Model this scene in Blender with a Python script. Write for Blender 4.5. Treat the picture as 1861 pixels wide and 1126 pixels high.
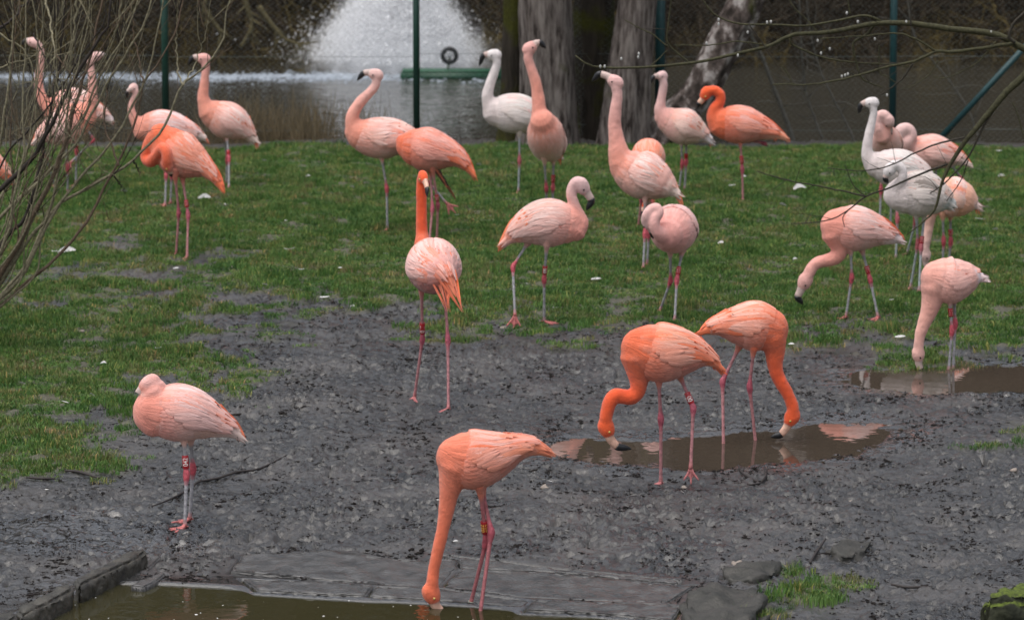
import bpy, bmesh, math, random
import numpy as np
from mathutils import Vector, Matrix, Quaternion

for _o in list(bpy.data.objects):
    bpy.data.objects.remove(_o)
SC = bpy.context.scene
COL = SC.collection
R = math.radians
random.seed(7)
rng = np.random.default_rng(11)

# ------------------------------------------------------------------ camera, sky, sun, exposure
H = 4.2                       # camera height above the mud
PITCH = R(8.82)
F = 7750.0                    # focal length in pixels of the 1861 x 1126 photograph
cam_data = bpy.data.cameras.new("camera")
cam = bpy.data.objects.new("camera", cam_data)
COL.objects.link(cam)
cam.location = (0, 0, H)
cam.rotation_euler = (R(90) - PITCH, 0, 0)
cam_data.sensor_width = 36.0
cam_data.lens = 36.0 * F / 1861.0
cam_data.clip_start = 0.5
cam_data.clip_end = 600
cam_data.dof.use_dof = True
cam_data.dof.focus_distance = 21.0
cam_data.dof.aperture_fstop = 5.6
SC.camera = cam

world = bpy.data.worlds.new("World")
SC.world = world
world.use_nodes = True
wn = world.node_tree
sky = wn.nodes.new("ShaderNodeTexSky")
sky.sky_type = 'NISHITA'
sky.sun_disc = False
sky.sun_elevation = R(72)
sky.sun_rotation = R(-130)
sky.air_density = 1.0
sky.dust_density = 4.0
sky.ozone_density = 1.0
hsv = wn.nodes.new("ShaderNodeHueSaturation")      # overcast: nearly colourless sky
hsv.inputs['Saturation'].default_value = 0.44
wn.links.new(sky.outputs[0], hsv.inputs['Color'])
bg = wn.nodes["Background"]
bg.inputs['Strength'].default_value = 0.115
wn.links.new(hsv.outputs[0], bg.inputs[0])

sun_d = bpy.data.lights.new("sun", 'SUN')
sun = bpy.data.objects.new("sun", sun_d)
COL.objects.link(sun)
sun_d.energy = 1.7
sun_d.angle = R(80)
sun_d.color = (1.0, 0.97, 0.93)
# sun stands high, behind and to the left of the camera
_az, _el = R(-130), R(72)
sd = Vector((math.sin(_az) * math.cos(_el), math.cos(_az) * math.cos(_el), math.sin(_el)))
sun.rotation_euler = sd.to_track_quat('Z', 'Y').to_euler()

SC.view_settings.view_transform = 'Standard'
SC.view_settings.look = 'None'
SC.view_settings.gamma = 1.0
SC.view_settings.use_curve_mapping = False
SC.view_settings.exposure = 0.5
SC.cycles.use_denoising = True
SC.cycles.max_bounces = 12
SC.cycles.transparent_max_bounces = 16
SC.cycles.volume_bounces = 12
SC.render.engine = 'CYCLES'

# ------------------------------------------------------------------ helpers
CP, SP = math.cos(PITCH), math.sin(PITCH)
def ray(x, y):
    dx, dv = (x - 930.5) / F, (563 - y) / F
    return Vector((dx, CP + dv * SP, -SP + dv * CP))
def at(x, y, Y):
    """point seen at pixel (x, y), standing at distance Y"""
    d = ray(x, y); t = Y / d.y
    return Vector((d.x * t, Y, H + d.z * t))
def ground(x, y, z=0.0):
    d = ray(x, y); t = (z - H) / d.z
    return Vector((d.x * t, d.y * t, z))
def mpp(Y):
    """metres per photograph pixel at distance Y"""
    return Y / CP / F * 1.0
def topix(X, Y, Z=0.0):
    fw = Y * CP - (Z - H) * SP
    up = Y * SP + (Z - H) * CP
    return 930.5 + X / fw * F, 563 - up / fw * F

_perm = np.random.default_rng(3).permutation(256)
_perm = np.concatenate([_perm, _perm, _perm])
_grad = np.random.default_rng(4).normal(size=(256, 2)); _grad /= np.linalg.norm(_grad, axis=1)[:, None]
def noise2(x, y):
    xi = np.floor(x).astype(int); yi = np.floor(y).astype(int)
    fx = x - xi; fy = y - yi
    xi &= 255; yi &= 255
    u = fx * fx * fx * (fx * (fx * 6 - 15) + 10); v = fy * fy * fy * (fy * (fy * 6 - 15) + 10)
    def g(ix, iy, dx, dy):
        k = _perm[_perm[ix & 255] + (iy & 255)]
        return _grad[k, 0] * dx + _grad[k, 1] * dy
    n00 = g(xi, yi, fx, fy); n10 = g(xi + 1, yi, fx - 1, fy)
    n01 = g(xi, yi + 1, fx, fy - 1); n11 = g(xi + 1, yi + 1, fx - 1, fy - 1)
    return (n00 * (1 - u) + n10 * u) * (1 - v) + (n01 * (1 - u) + n11 * u) * v
def fbm(x, y, o=4, s=0.5):
    a, t, f = 1.0, 0, 1.0
    for i in range(o):
        t = t + a * noise2(x * f + 17.3 * i, y * f - 9.1 * i); a *= s; f *= 2.03
    return t
def sstep(a, b, x):
    t = np.clip((x - a) / (b - a), 0, 1); return t * t * (3 - 2 * t)

def link_mesh(name, me, mats, parent=None, smooth=True):
    o = bpy.data.objects.new(name, me)
    COL.objects.link(o)
    if not isinstance(mats, (list, tuple)): mats = [mats]
    for m in mats: me.materials.append(m)
    if smooth: me.polygons.foreach_set('use_smooth', [True] * len(me.polygons))
    if parent is not None: o.parent = parent
    return o
class MB:
    """collects shapes, becomes one mesh; positions are world positions"""
    def __init__(self): self.v = []; self.f = []; self.c = []
    def add(self, vs, fs, col=None):
        b = len(self.v)
        self.v += [tuple(p) for p in vs]
        self.f += [tuple(b + i for i in f) for f in fs]
        if col is None: col = (1, 1, 1)
        self.c += list(col) if len(col) == len(vs) and not isinstance(col[0], float) and not isinstance(col[0], int) else [col] * len(vs)
    def tube(self, pts, rad, n=6, caps=True, col=None, flat=None):
        vs, fs = tube_geo(pts, rad, n, caps)
        if col is not None and isinstance(col, list): # per ring
            cc = []
            for c in col: cc += [c] * n
            if caps: cc += [col[0], col[-1]]
            col = cc
        self.add(vs, fs, col)
    def build(self, name, mats, parent=None, smooth=True, origin=None, cname='Col'):
        me = bpy.data.meshes.new(name)
        off = origin if origin is not None else (parent_world(parent) if parent is not None else Vector((0, 0, 0)))
        v = np.array(self.v, dtype=float) - np.array(off)
        me.from_pydata(v.tolist(), [], self.f)
        a = me.color_attributes.new(cname, 'FLOAT_COLOR', 'POINT')
        c = np.ones((len(self.v), 4), dtype=np.float32); c[:, :3] = np.array(self.c, dtype=np.float32)
        a.data.foreach_set('color', c.ravel())
        o = link_mesh(name, me, mats, parent, smooth)
        if parent is None and origin is not None: o.location = origin
        return o
def parent_world(p):
    w = Vector((0, 0, 0))
    while p is not None:
        w += p.location; p = p.parent
    return w
def tube_geo(pts, rad, n=6, caps=True):
    P = [Vector(p) for p in pts]; m = len(P)
    if not isinstance(rad, (list, tuple, np.ndarray)): rad = [rad] * m
    vs, fs = [], []
    T = [(P[min(i + 1, m - 1)] - P[max(i - 1, 0)]).normalized() for i in range(m)]
    ref = Vector((0, 0, 1)) if abs(T[0].z) < .9 else Vector((1, 0, 0))
    A = T[0].cross(ref).normalized()
    for i in range(m):
        A = (A - T[i] * A.dot(T[i]))
        A = A.normalized() if A.length > 1e-6 else T[i].orthogonal().normalized()
        B = T[i].cross(A)
        for k in range(n):
            a = 2 * math.pi * k / n
            vs.append(P[i] + (A * math.cos(a) + B * math.sin(a)) * rad[i])
    for i in range(m - 1):
        for k in range(n):
            k2 = (k + 1) % n
            fs.append((i * n + k, i * n + k2, (i + 1) * n + k2, (i + 1) * n + k))
    if caps:
        vs += [P[0], P[-1]]
        for k in range(n):
            k2 = (k + 1) % n
            fs.append((m * n, k2, k)); fs.append((m * n + 1, (m - 1) * n + k, (m - 1) * n + k2))
    return vs, fs
def crom(pts, n):
    """Catmull-Rom through points of any dimension, n samples"""
    P = np.array(pts, dtype=float); m = len(P)
    if m == 2: return P[0] + (P[1] - P[0]) * np.linspace(0, 1, n)[:, None]
    Q = np.vstack([2 * P[0] - P[1], P, 2 * P[-1] - P[-2]])
    seg = np.linalg.norm(P[1:, :3] - P[:-1, :3], axis=1) + 1e-9
    cum = np.concatenate([[0], np.cumsum(seg)])
    out = []
    for s in np.linspace(0, cum[-1], n):
        i = min(max(int(np.searchsorted(cum, s, side='right')) - 1, 0), m - 2)
        t = (s - cum[i]) / seg[i]
        p0, p1, p2, p3 = Q[i], Q[i + 1], Q[i + 2], Q[i + 3]
        out.append(0.5 * (2 * p1 + (p2 - p0) * t + (2 * p0 - 5 * p1 + 4 * p2 - p3) * t * t + (3 * p1 - p0 - 3 * p2 + p3) * t ** 3))
    return np.array(out)
def tag(o, label=None, cat=None, group=None, kind=None):
    if label: o['label'] = label
    if cat: o['category'] = cat
    if group: o['group'] = group
    if kind: o['kind'] = kind
    return o
def empty(name, loc):
    o = bpy.data.objects.new(name, None); COL.objects.link(o); o.location = loc
    o.empty_display_size = 0.2
    return o

# ------------------------------------------------------------------ materials
def new_mat(name):
    m = bpy.data.materials.new(name); m.use_nodes = True
    nt = m.node_tree; b = nt.nodes["Principled BSDF"]
    return m, nt, b
def N(nt, t, **kw):
    n = nt.nodes.new(t)
    for k, v in kw.items():
        if k.startswith('i_'): n.inputs[k[2:].replace('_', ' ')].default_value = v
        else: setattr(n, k, v)
    return n
def ramp(nt, stops, fac=None):
    r = N(nt, "ShaderNodeValToRGB")
    e = r.color_ramp.elements
    while len(e) < len(stops): e.new(0.5)
    for k, (p, c) in enumerate(stops):
        e[k].position = p; e[k].color = (*c, 1) if len(c) == 3 else c
    if fac is not None: nt.links.new(fac, r.inputs[0])
    return r
def simple_mat(name, col, rough=0.6, spec=0.5, bump=0, scale=40, var=0.0, metallic=0):
    m, nt, b = new_mat(name)
    b.inputs['Roughness'].default_value = rough
    b.inputs['Specular IOR Level'].default_value = spec
    b.inputs['Metallic'].default_value = metallic
    tc = N(nt, "ShaderNodeTexCoord")
    nz = N(nt, "ShaderNodeTexNoise"); nz.inputs['Scale'].default_value = scale; nz.inputs['Detail'].default_value = 6
    nt.links.new(tc.outputs['Object'], nz.inputs['Vector'])
    lo = tuple(c * (1 - var) for c in col); hi = tuple(min(1, c * (1 + var)) for c in col)
    r = ramp(nt, [(0.3, lo), (0.7, hi)], nz.outputs['Fac'])
    nt.links.new(r.outputs[0], b.inputs['Base Color'])
    if bump:
        bp = N(nt, "ShaderNodeBump"); bp.inputs['Strength'].default_value = bump; bp.inputs['Distance'].default_value = 0.01
        nt.links.new(nz.outputs['Fac'], bp.inputs['Height']); nt.links.new(bp.outputs[0], b.inputs['Normal'])
    return m
def vcol_mat(name, rough=0.8, spec=0.3, flow=False, bump=0.35, bscale=(26, 9), var=0.25, transl=0.0):
    m, nt, b = new_mat(name)
    b.inputs['Roughness'].default_value = rough
    b.inputs['Specular IOR Level'].default_value = spec
    vc = N(nt, "ShaderNodeAttribute"); vc.attribute_name = 'Col'
    at_ = N(nt, "ShaderNodeAttribute"); at_.attribute_name = 'Flow'
    tc = N(nt, "ShaderNodeTexCoord")
    nz = N(nt, "ShaderNodeTexNoise"); nz.inputs['Scale'].default_value = bscale[0] if flow else 60; nz.inputs['Detail'].default_value = 5
    nt.links.new(at_.outputs['Vector'] if flow else tc.outputs['Object'], nz.inputs['Vector'])
    mr = N(nt, "ShaderNodeMapRange"); mr.inputs['From Min'].default_value = .3; mr.inputs['From Max'].default_value = .7
    mr.inputs['To Min'].default_value = 1 - var; mr.inputs['To Max'].default_value = 1 + var * .6
    nt.links.new(nz.outputs['Fac'], mr.inputs[0])
    mx = N(nt, "ShaderNodeVectorMath", operation='SCALE')
    nt.links.new(vc.outputs['Color'], mx.inputs[0]); nt.links.new(mr.outputs[0], mx.inputs['Scale'])
    nt.links.new(mx.outputs[0], b.inputs['Base Color'])
    n2 = N(nt, "ShaderNodeTexNoise"); n2.inputs['Scale'].default_value = 260; n2.inputs['Detail'].default_value = 3
    nt.links.new(tc.outputs['Object'], n2.inputs['Vector'])
    ad = N(nt, "ShaderNodeMath", operation='ADD')
    nt.links.new(nz.outputs['Fac'], ad.inputs[0])
    ml = N(nt, "ShaderNodeMath", operation='MULTIPLY'); ml.inputs[1].default_value = 0.6
    nt.links.new(n2.outputs['Fac'], ml.inputs[0]); nt.links.new(ml.outputs[0], ad.inputs[1])
    bp = N(nt, "ShaderNodeBump"); bp.inputs['Strength'].default_value = bump; bp.inputs['Distance'].default_value = 0.012
    nt.links.new(ad.outputs[0], bp.inputs['Height']); nt.links.new(bp.outputs[0], b.inputs['Normal'])
    b.inputs['Sheen Weight'].default_value = 0.25 if flow else 0.0
    b.inputs['Sheen Roughness'].default_value = 0.6
    return m
M_PLUM = vcol_mat('plumage', 0.85, 0.15, flow=True, bump=0.6, var=0.12)
M_FEATH = vcol_mat('wing_feathers', 0.8, 0.2, flow=True, bump=0.3, var=0.12)
M_LEG = vcol_mat('leg_skin', 0.5, 0.4, flow=False, bump=0.5, var=0.38)
M_BEAKO = simple_mat('beak_orange', (0.66, 0.40, 0.30), 0.4, 0.4, 0.1, 40, 0.25)
M_BEAK = simple_mat('beak_horn', (0.56, 0.42, 0.38), 0.4, 0.4, 0.1, 80, 0.12)
M_BLACK = simple_mat('beak_black', (0.012, 0.012, 0.014), 0.35, 0.5, 0.1, 80, 0.2)
M_EYE_D = simple_mat('eye_dark', (0.02, 0.012, 0.01), 0.15, 0.6)
M_EYE_Y = simple_mat('eye_pale', (0.55, 0.42, 0.12), 0.15, 0.6)
M_BAND = simple_mat('band_red', (0.36, 0.012, 0.018), 0.35, 0.5, 0, 50, 0.15)
M_BANDW = simple_mat('band_print_white', (0.8, 0.72, 0.68), 0.5)
M_BANDY = simple_mat('band_print_yellow', (0.85, 0.55, 0.12), 0.5)
M_RING = simple_mat('ring_grey', (0.28, 0.30, 0.24), 0.4, 0.5)
M_PLUME = simple_mat('feather_white', (0.58, 0.57, 0.56), 0.9, 0.1, 0.1, 60, 0.12)
# ------------------------------------------------------------------ ground height and grass cover
_gx = np.array([-300, 0, 200, 400, 600, 800, 1000, 1200, 1400, 1600, 1861, 2200])
_gy = np.array([250, 275, 350, 430, 475, 520, 560, 600, 640, 700, 780, 850, 900, 1126])
_gd = np.array([
 [1, 1, 1, 1, 1, 1, 1, 1, 1, 1, 1, 1],
 [1, 1, 1, 1, 1, 1, 1, 1, 1, 1, 1, 1],
 [1, .95, .95, 1, 1, 1, 1, 1, 1, 1, .95, 1],
 [.8, .85, .8, .9, .95, 1, 1, .95, 1, 1, 1, 1],
 [.8, .8, .55, .6, .85, .9, .95, .85, .95, .9, .9, .9],
 [.7, .6, .62, .6, .6, .8, .85, .85, .85, .9, .85, .9],
 [.8, .55, .55, .42, .38, .6, .72, .7, .7, .8, .8, .8],
 [1, .95, .85, .25, .16, .36, .55, .42, .4, .66, .7, .7],
 [1, 1, .85, .42, .12, .08, .18, .22, .2, .45, .4, .5],
 [1, .95, .78, .4, .03, .0, .0, .0, .0, .05, .12, .3],
 [1, .9, .55, .0, .0, .0, .0, .0, .0, .0, .2, .4],
 [.9, .8, .2, .0, .0, .0, .0, .0, .0, .0, .25, .4],
 [0, 0, 0, 0, 0, 0, 0, 0, 0, 0, .12, .2],
 [0, 0, 0, 0, 0, 0, 0, 0, 0, 0, .0, .0]])
def cover(X, Y):
    """how much grass grows at a ground point, 0..1"""
    px, py = topix(X, Y)
    fx = np.clip(np.interp(px, _gx, np.arange(len(_gx))), 0, len(_gx) - 1.001)
    fy = np.clip(np.interp(py, _gy, np.arange(len(_gy))), 0, len(_gy) - 1.001)
    ix = fx.astype(int); iy = fy.astype(int); tx = fx - ix; ty = fy - iy
    d = (_gd[iy, ix] * (1 - tx) + _gd[iy, ix + 1] * tx) * (1 - ty) + (_gd[iy + 1, ix] * (1 - tx) + _gd[iy + 1, ix + 1] * tx) * ty
    n = fbm(X * 1.6, Y * 1.1, 6, .68)
    n2_ = fbm(X * 5.5 + 20, Y * 4.2, 4, .7)
    c = sstep(-.26, .26, d - 0.5 + (n * 0.62 + n2_ * .42) * (1 - np.abs(2 * d - 1) ** 3))
    # the small tufts by the boulders bottom right
    for (qx, qy, rx, ry) in ((1465, 1078, 56, 17), (1385, 1114, 50, 8), (1440, 1032, 20, 10), (1530, 1056, 40, 13)):
        e = ((px - qx) / rx) ** 2 + ((py - qy) / ry) ** 2
        c = np.maximum(c, sstep(1.2, .4, e + fbm(X * 9, Y * 9, 3) * .9))
    c = c * sstep(36.3, 35.9, Y + fbm(X * 1.5, Y * 1.5, 3) * .25)
    return c
def poly_sd(px, py, poly):
    """signed distance in pixels (negative inside) of a photo-space outline"""
    P = np.array(poly, float); d = np.full(px.shape, 1e9); ins = np.zeros(px.shape, bool)
    for i in range(len(P)):
        a, b = P[i], P[(i + 1) % len(P)]
        ab = b - a; t = np.clip(((px - a[0]) * ab[0] + (py - a[1]) * ab[1]) / (ab @ ab), 0, 1)
        d = np.minimum(d, np.hypot(px - a[0] - t * ab[0], py - a[1] - t * ab[1]))
        c = ((a[1] > py) != (b[1] > py)) & (px < (b[0] - a[0]) * (py - a[1]) / (b[1] - a[1] + 1e-12) + a[0])
        ins ^= c
    return np.where(ins, -d, d)
def gpoly(pts, z=0.0):
    return [tuple(ground(x, y, z)[:2]) for x, y in pts]
PUD_A = gpoly([(985, 812), (1050, 797), (1200, 796), (1330, 788), (1430, 776), (1500, 768), (1560, 766), (1608, 772), (1615, 788), (1570, 808), (1520, 828), (1420, 842), (1310, 850), (1200, 846), (1100, 836), (1010, 832)], -.008)
PUD_B = gpoly([(1548, 684), (1590, 674), (1680, 668), (1861, 664), (2000, 664), (2030, 690), (1950, 708), (1800, 708), (1700, 716), (1610, 714), (1560, 702)], -.008)
PUD_C = gpoly([(60, 1003), (90, 996), (140, 998), (168, 1008), (150, 1020), (110, 1026), (80, 1018)], -.008)
PUD_D = gpoly([(245, 974), (300, 963), (350, 968), (380, 976), (330, 987), (280, 990)], -.008)
POOL = gpoly([(130, 1086), (200, 1062), (300, 1063), (450, 1071), (600, 1084), (690, 1088), (790, 1093), (870, 1098), (930, 1103), (1080, 1112), (1215, 1128), (1300, 1190), (1300, 1420), (-300, 1420), (-300, 1230), (20, 1126)], -.012)
SLABS_PX = [
 [(600, 1004), (690, 1014), (775, 1021), (784, 1010), (832, 1018), (828, 1033), (797, 1064), (700, 1061), (600, 1054), (420, 1040), (440, 1012)],
 [(838, 1033), (1000, 1040), (1120, 1052), (1235, 1063), (1262, 1062), (1212, 1092), (1080, 1089), (948, 1083), (806, 1065)],
 [(600, 1059), (678, 1065), (664, 1082), (600, 1080), (470, 1072), (440, 1052)],
 [(684, 1066), (798, 1069), (944, 1088), (966, 1091), (950, 1099), (870, 1094), (800, 1089), (690, 1084), (672, 1082)],
 [(972, 1091), (1100, 1096), (1210, 1098), (1236, 1104), (1222, 1126), (1080, 1113), (953, 1108)],
 [(788, 1006), (900, 1018), (1000, 1031), (1120, 1043), (1232, 1054), (1235, 1060), (1120, 1049), (1000, 1037), (838, 1030), (836, 1017)],
]
SLABS = [gpoly(s) for s in SLABS_PX]
def gheight(X, Y):
    """height of the one ground sheet"""
    X = np.asarray(X, float); Y = np.asarray(Y, float)
    c = cover(X, Y)
    near = sstep(16.0, 17.5, Y) * sstep(6.5, 5.0, np.abs(X))
    big = fbm(X * .55, Y * .45, 3) * 0.05
    # trampled mud: small clods and pits
    q = fbm(X * 9, Y * 6.5, 3, .5)
    wx_ = noise2(X * 7, Y * 5) * .6; wy_ = noise2(X * 7 + 31, Y * 5 + 9) * .6
    lump = np.abs(noise2(X * 21 + wx_, Y * 15 + wy_)) * 2.0          # rounded clods with sharp creases between
    lump2 = np.abs(noise2(X * 38 + 9 + wx_ * 2, Y * 27 + wy_ * 2)) * 2.0
    c3 = noise2(X * 52 + 7, Y * 36 + 2)
    amp = np.clip(.85 + .9 * fbm(X * 1.1 + 8, Y * .9, 3), .35, 1.5)
    mud = (q * .022 + lump * .015 + lump2 * .012 + c3 * .004 - .008) * amp
    pits = sstep(.30, .52, noise2(X * 12 + 40 + wx_, Y * 9 + wy_)) * -.036 + sstep(.24, .42, noise2(X * 25 + 4, Y * 19)) * -.028
    mud = mud + pits * amp
    lawn = fbm(X * 6, Y * 5, 3) * .03 + .012
    z = big + mud * (1 - c * .8) + lawn * c
    wob = fbm(X * 3.5, Y * 3, 4, .6) * .16
    for P_ in (PUD_A, PUD_B):
        d = poly_sd(X, Y, P_) + wob * (1 if P_ in (PUD_A, PUD_B) else .35)
        z = z * sstep(.0, .45, d) * .7 + z * .3 - 0.045 * sstep(.10, -.20, d)
    d = poly_sd(X, Y, POOL)
    z = z * sstep(0, .5, d) - .06 * sstep(.035, -.05, d) - .15 * sstep(0, -.3, d)
    for s in SLABS:
        d = poly_sd(X, Y, s)
        z = z * sstep(-.0, .16, d) * 1.0 + (-.045) * sstep(.02, -.005, d)
    # levels: past the lawn the bank falls to the pond; beyond the pond a wooded slope, its unseen height added to keep sky out of reflections
    z = z * near
    z = z - 1.55 * sstep(36.3, 42.0, Y) * sstep(90, 53.5, Y)
    z = z + 12.0 * sstep(52, 84, Y) + fbm(X * .4, Y * .4, 3) * .5 * sstep(51, 56, Y)
    return z
def gz(x, y): return float(gheight(np.array([x]), np.array([y]))[0])

# one ground sheet, fine where the photograph looks, coarse outside
xs = np.concatenate([[-120, -70, -40, -25, -16, -11, -8, -6.5, -5.6, -5.0], np.arange(-4.6, -3.3, .03), np.arange(-3.3, 3.3, .0125), np.arange(3.3, 4.65, .03), [4.7, 5.2, 5.8, 6.5, 8, 11, 16, 25, 40, 70, 120]])
ys = np.concatenate([[-20, -5, 6, 12, 15, 16.5, 17.1], np.arange(17.4, 25.2, .0135), np.arange(25.2, 33, .026), np.arange(33, 37, .05), np.arange(37, 44, .25), np.arange(44, 80, .8), [85, 95, 110, 140, 200, 300]])
GX, GY = np.meshgrid(xs, ys)
GZ = gheight(GX.ravel(), GY.ravel())
GC = cover(GX.ravel(), GY.ravel())
nx_, ny_ = len(xs), len(ys)
me = bpy.data.meshes.new('ground')
me.vertices.add(nx_ * ny_)
me.vertices.foreach_set('co', np.stack([GX.ravel(), GY.ravel(), GZ], 1).ravel())
ii = (np.arange(ny_ - 1)[:, None] * nx_ + np.arange(nx_ - 1)[None, :]).ravel()
quads = np.stack([ii, ii + 1, ii + 1 + nx_, ii + nx_], 1).astype(np.int32)
me.loops.add(quads.size); me.loops.foreach_set('vertex_index', quads.ravel())
me.polygons.add(len(quads)); me.polygons.foreach_set('loop_start', np.arange(0, quads.size, 4, dtype=np.int32))
me.polygons.foreach_set('loop_total', np.full(len(quads), 4, dtype=np.int32))
me.update(calc_edges=True)
ca = me.color_attributes.new('Cover', 'FLOAT_COLOR', 'POINT')
_PX, _PY = topix(GX.ravel(), GY.ravel())
wet = sstep(.34, .02, np.minimum(np.minimum(poly_sd(GX.ravel(), GY.ravel(), PUD_A), poly_sd(GX.ravel(), GY.ravel(), PUD_B)), poly_sd(GX.ravel(), GY.ravel(), POOL)) + fbm(GX.ravel() * 3, GY.ravel() * 3, 3) * .2)
wetl = sstep(0.9, .2, ((_PX - 180) / 330) ** 2 + ((_PY - 965) / 55) ** 2 + fbm(GX.ravel() * 2, GY.ravel() * 2, 3) * .5)
cc = np.ones((nx_ * ny_, 4), dtype=np.float32)
cc[:, 0] = GC; cc[:, 1] = np.maximum(wet, wetl); cc[:, 2] = sstep(36.0, 36.8, GY.ravel())
ca.data.foreach_set('color', cc.ravel())

m, nt, b = new_mat('mud_and_soil')
L = nt.links.new
att = N(nt, "ShaderNodeAttribute"); att.attribute_name = 'Cover'
sep = N(nt, "ShaderNodeSeparateColor"); L(att.outputs['Color'], sep.inputs[0])
geo = N(nt, "ShaderNodeNewGeometry")
nA = N(nt, "ShaderNodeTexNoise"); nA.inputs['Scale'].default_value = 2.2; nA.inputs['Detail'].default_value = 7; L(geo.outputs['Position'], nA.inputs['Vector'])
nB = N(nt, "ShaderNodeTexNoise"); nB.inputs['Scale'].default_value = 46; nB.inputs['Detail'].default_value = 6; nB.inputs['Roughness'].default_value = .65; L(geo.outputs['Position'], nB.inputs['Vector'])
mud = ramp(nt, [(.32, (.013, .012, .011)), (.5, (.027, .025, .023)), (.70, (.054, .048, .044))], nA.outputs['Fac'])
soil = ramp(nt, [(.35, (.040, .042, .020)), (.65, (.085, .075, .045))], nB.outputs['Fac'])
litter = ramp(nt, [(.4, (.018, .014, .010)), (.7, (.045, .032, .022))], nB.outputs['Fac'])
mix1 = N(nt, "ShaderNodeMix", data_type='RGBA'); L(sep.outputs[0], mix1.inputs[0]); L(mud.outputs[0], mix1.inputs[6]); L(soil.outputs[0], mix1.inputs[7])
mix2 = N(nt, "ShaderNodeMix", data_type='RGBA'); L(sep.outputs[2], mix2.inputs[0]); L(mix1.outputs[2], mix2.inputs[6]); L(litter.outputs[0], mix2.inputs[7])
L(mix2.outputs[2], b.inputs['Base Color'])
# wetness: films of water between the clods
wr = N(nt, "ShaderNodeMapRange"); wr.inputs['From Min'].default_value = .38; wr.inputs['From Max'].default_value = .62
wr.inputs['To Min'].default_value = .25; wr.inputs['To Max'].default_value = .5; L(nA.outputs['Fac'], wr.inputs[0])
wm = N(nt, "ShaderNodeMix"); wm.inputs[3].default_value = .14; L(sep.outputs[1], wm.inputs[0]); L(wr.outputs[0], wm.inputs[2])
gm = N(nt, "ShaderNodeMix"); gm.inputs[3].default_value = .6; L(sep.outputs[0], gm.inputs[0]); L(wm.outputs[0], gm.inputs[2])
gm2 = N(nt, "ShaderNodeMix"); gm2.inputs[3].default_value = .9; L(sep.outputs[2], gm2.inputs[0]); L(gm.outputs[0], gm2.inputs[2])
L(gm2.outputs[0], b.inputs['Roughness'])
b.inputs['Specular IOR Level'].default_value = .75
bp = N(nt, "ShaderNodeBump"); bp.inputs['Strength'].default_value = 1; bp.inputs['Distance'].default_value = .008
nC = N(nt, "ShaderNodeTexNoise"); nC.inputs['Scale'].default_value = 100; nC.inputs['Detail'].default_value = 4; L(geo.outputs['Position'], nC.inputs['Vector'])
ad = N(nt, "ShaderNodeMath", operation='ADD'); L(nB.outputs['Fac'], ad.inputs[0]); L(nC.outputs['Fac'], ad.inputs[1])
L(ad.outputs[0], bp.inputs['Height']); L(bp.outputs[0], b.inputs['Normal'])
inv = N(nt, "ShaderNodeMath", operation='SUBTRACT'); inv.inputs[0].default_value = 1; mxx = N(nt, "ShaderNodeMath", operation='MAXIMUM'); L(sep.outputs[0], mxx.inputs[0]); L(sep.outputs[2], mxx.inputs[1]); L(mxx.outputs[0], inv.inputs[1])
cw = N(nt, "ShaderNodeMath", operation='MULTIPLY'); cwa = N(nt, "ShaderNodeMath", operation='MULTIPLY_ADD'); cwa.inputs[1].default_value = .42; cwa.inputs[2].default_value = .58; L(sep.outputs[1], cwa.inputs[0]); L(cwa.outputs[0], cw.inputs[1]); L(inv.outputs[0], cw.inputs[0]); L(cw.outputs[0], b.inputs['Coat Weight']); crr = N(nt, "ShaderNodeMath", operation='MULTIPLY_ADD'); crr.inputs[1].default_value = -.14; crr.inputs[2].default_value = .25; L(sep.outputs[1], crr.inputs[0]); L(crr.outputs[0], b.inputs['Coat Roughness']); b.inputs['Coat IOR'].default_value = 1.45
M_GROUND = m
g = link_mesh('ground', me, M_GROUND); tag(g, kind='structure')

# ------------------------------------------------------------------ water
def water_mat(name, col, rough, s1, s2, bump, tscale=(1, 1, 1)):
    m, nt, b = new_mat(name)
    L = nt.links.new
    b.inputs['Base Color'].default_value = (*col, 1)
    b.inputs['Roughness'].default_value = rough
    b.inputs['IOR'].default_value = 1.333
    b.inputs['Specular IOR Level'].default_value = .5
    geo = N(nt, "ShaderNodeNewGeometry")
    mp = N(nt, "ShaderNodeMapping"); mp.inputs['Scale'].default_value = tscale; L(geo.outputs['Position'], mp.inputs[0])
    a = N(nt, "ShaderNodeTexNoise"); a.inputs['Scale'].default_value = s1; a.inputs['Detail'].default_value = 3; L(mp.outputs[0], a.inputs['Vector'])
    c = N(nt, "ShaderNodeTexNoise"); c.inputs['Scale'].default_value = s2; c.inputs['Detail'].default_value = 2; L(mp.outputs[0], c.inputs['Vector'])
    ad = N(nt, "ShaderNodeMath", operation='ADD'); L(a.outputs[0], ad.inputs[0]); L(c.outputs[0], ad.inputs[1])
    bp = N(nt, "ShaderNodeBump"); bp.inputs['Strength'].default_value = bump; bp.inputs['Distance'].default_value = .02
    L(ad.outputs[0], bp.inputs['Height']); L(bp.outputs[0], b.inputs['Normal'])
    return m
M_PUD = water_mat('puddle_water', (.058, .045, .034), .015, 3, 9, .022)
M_POOL = water_mat('pool_water', (.034, .031, .014), .03, 4, 12, .05)
M_POND = water_mat('pond_water', (.040, .037, .029), .06, 2.0, 6.5, 1.0)
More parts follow.
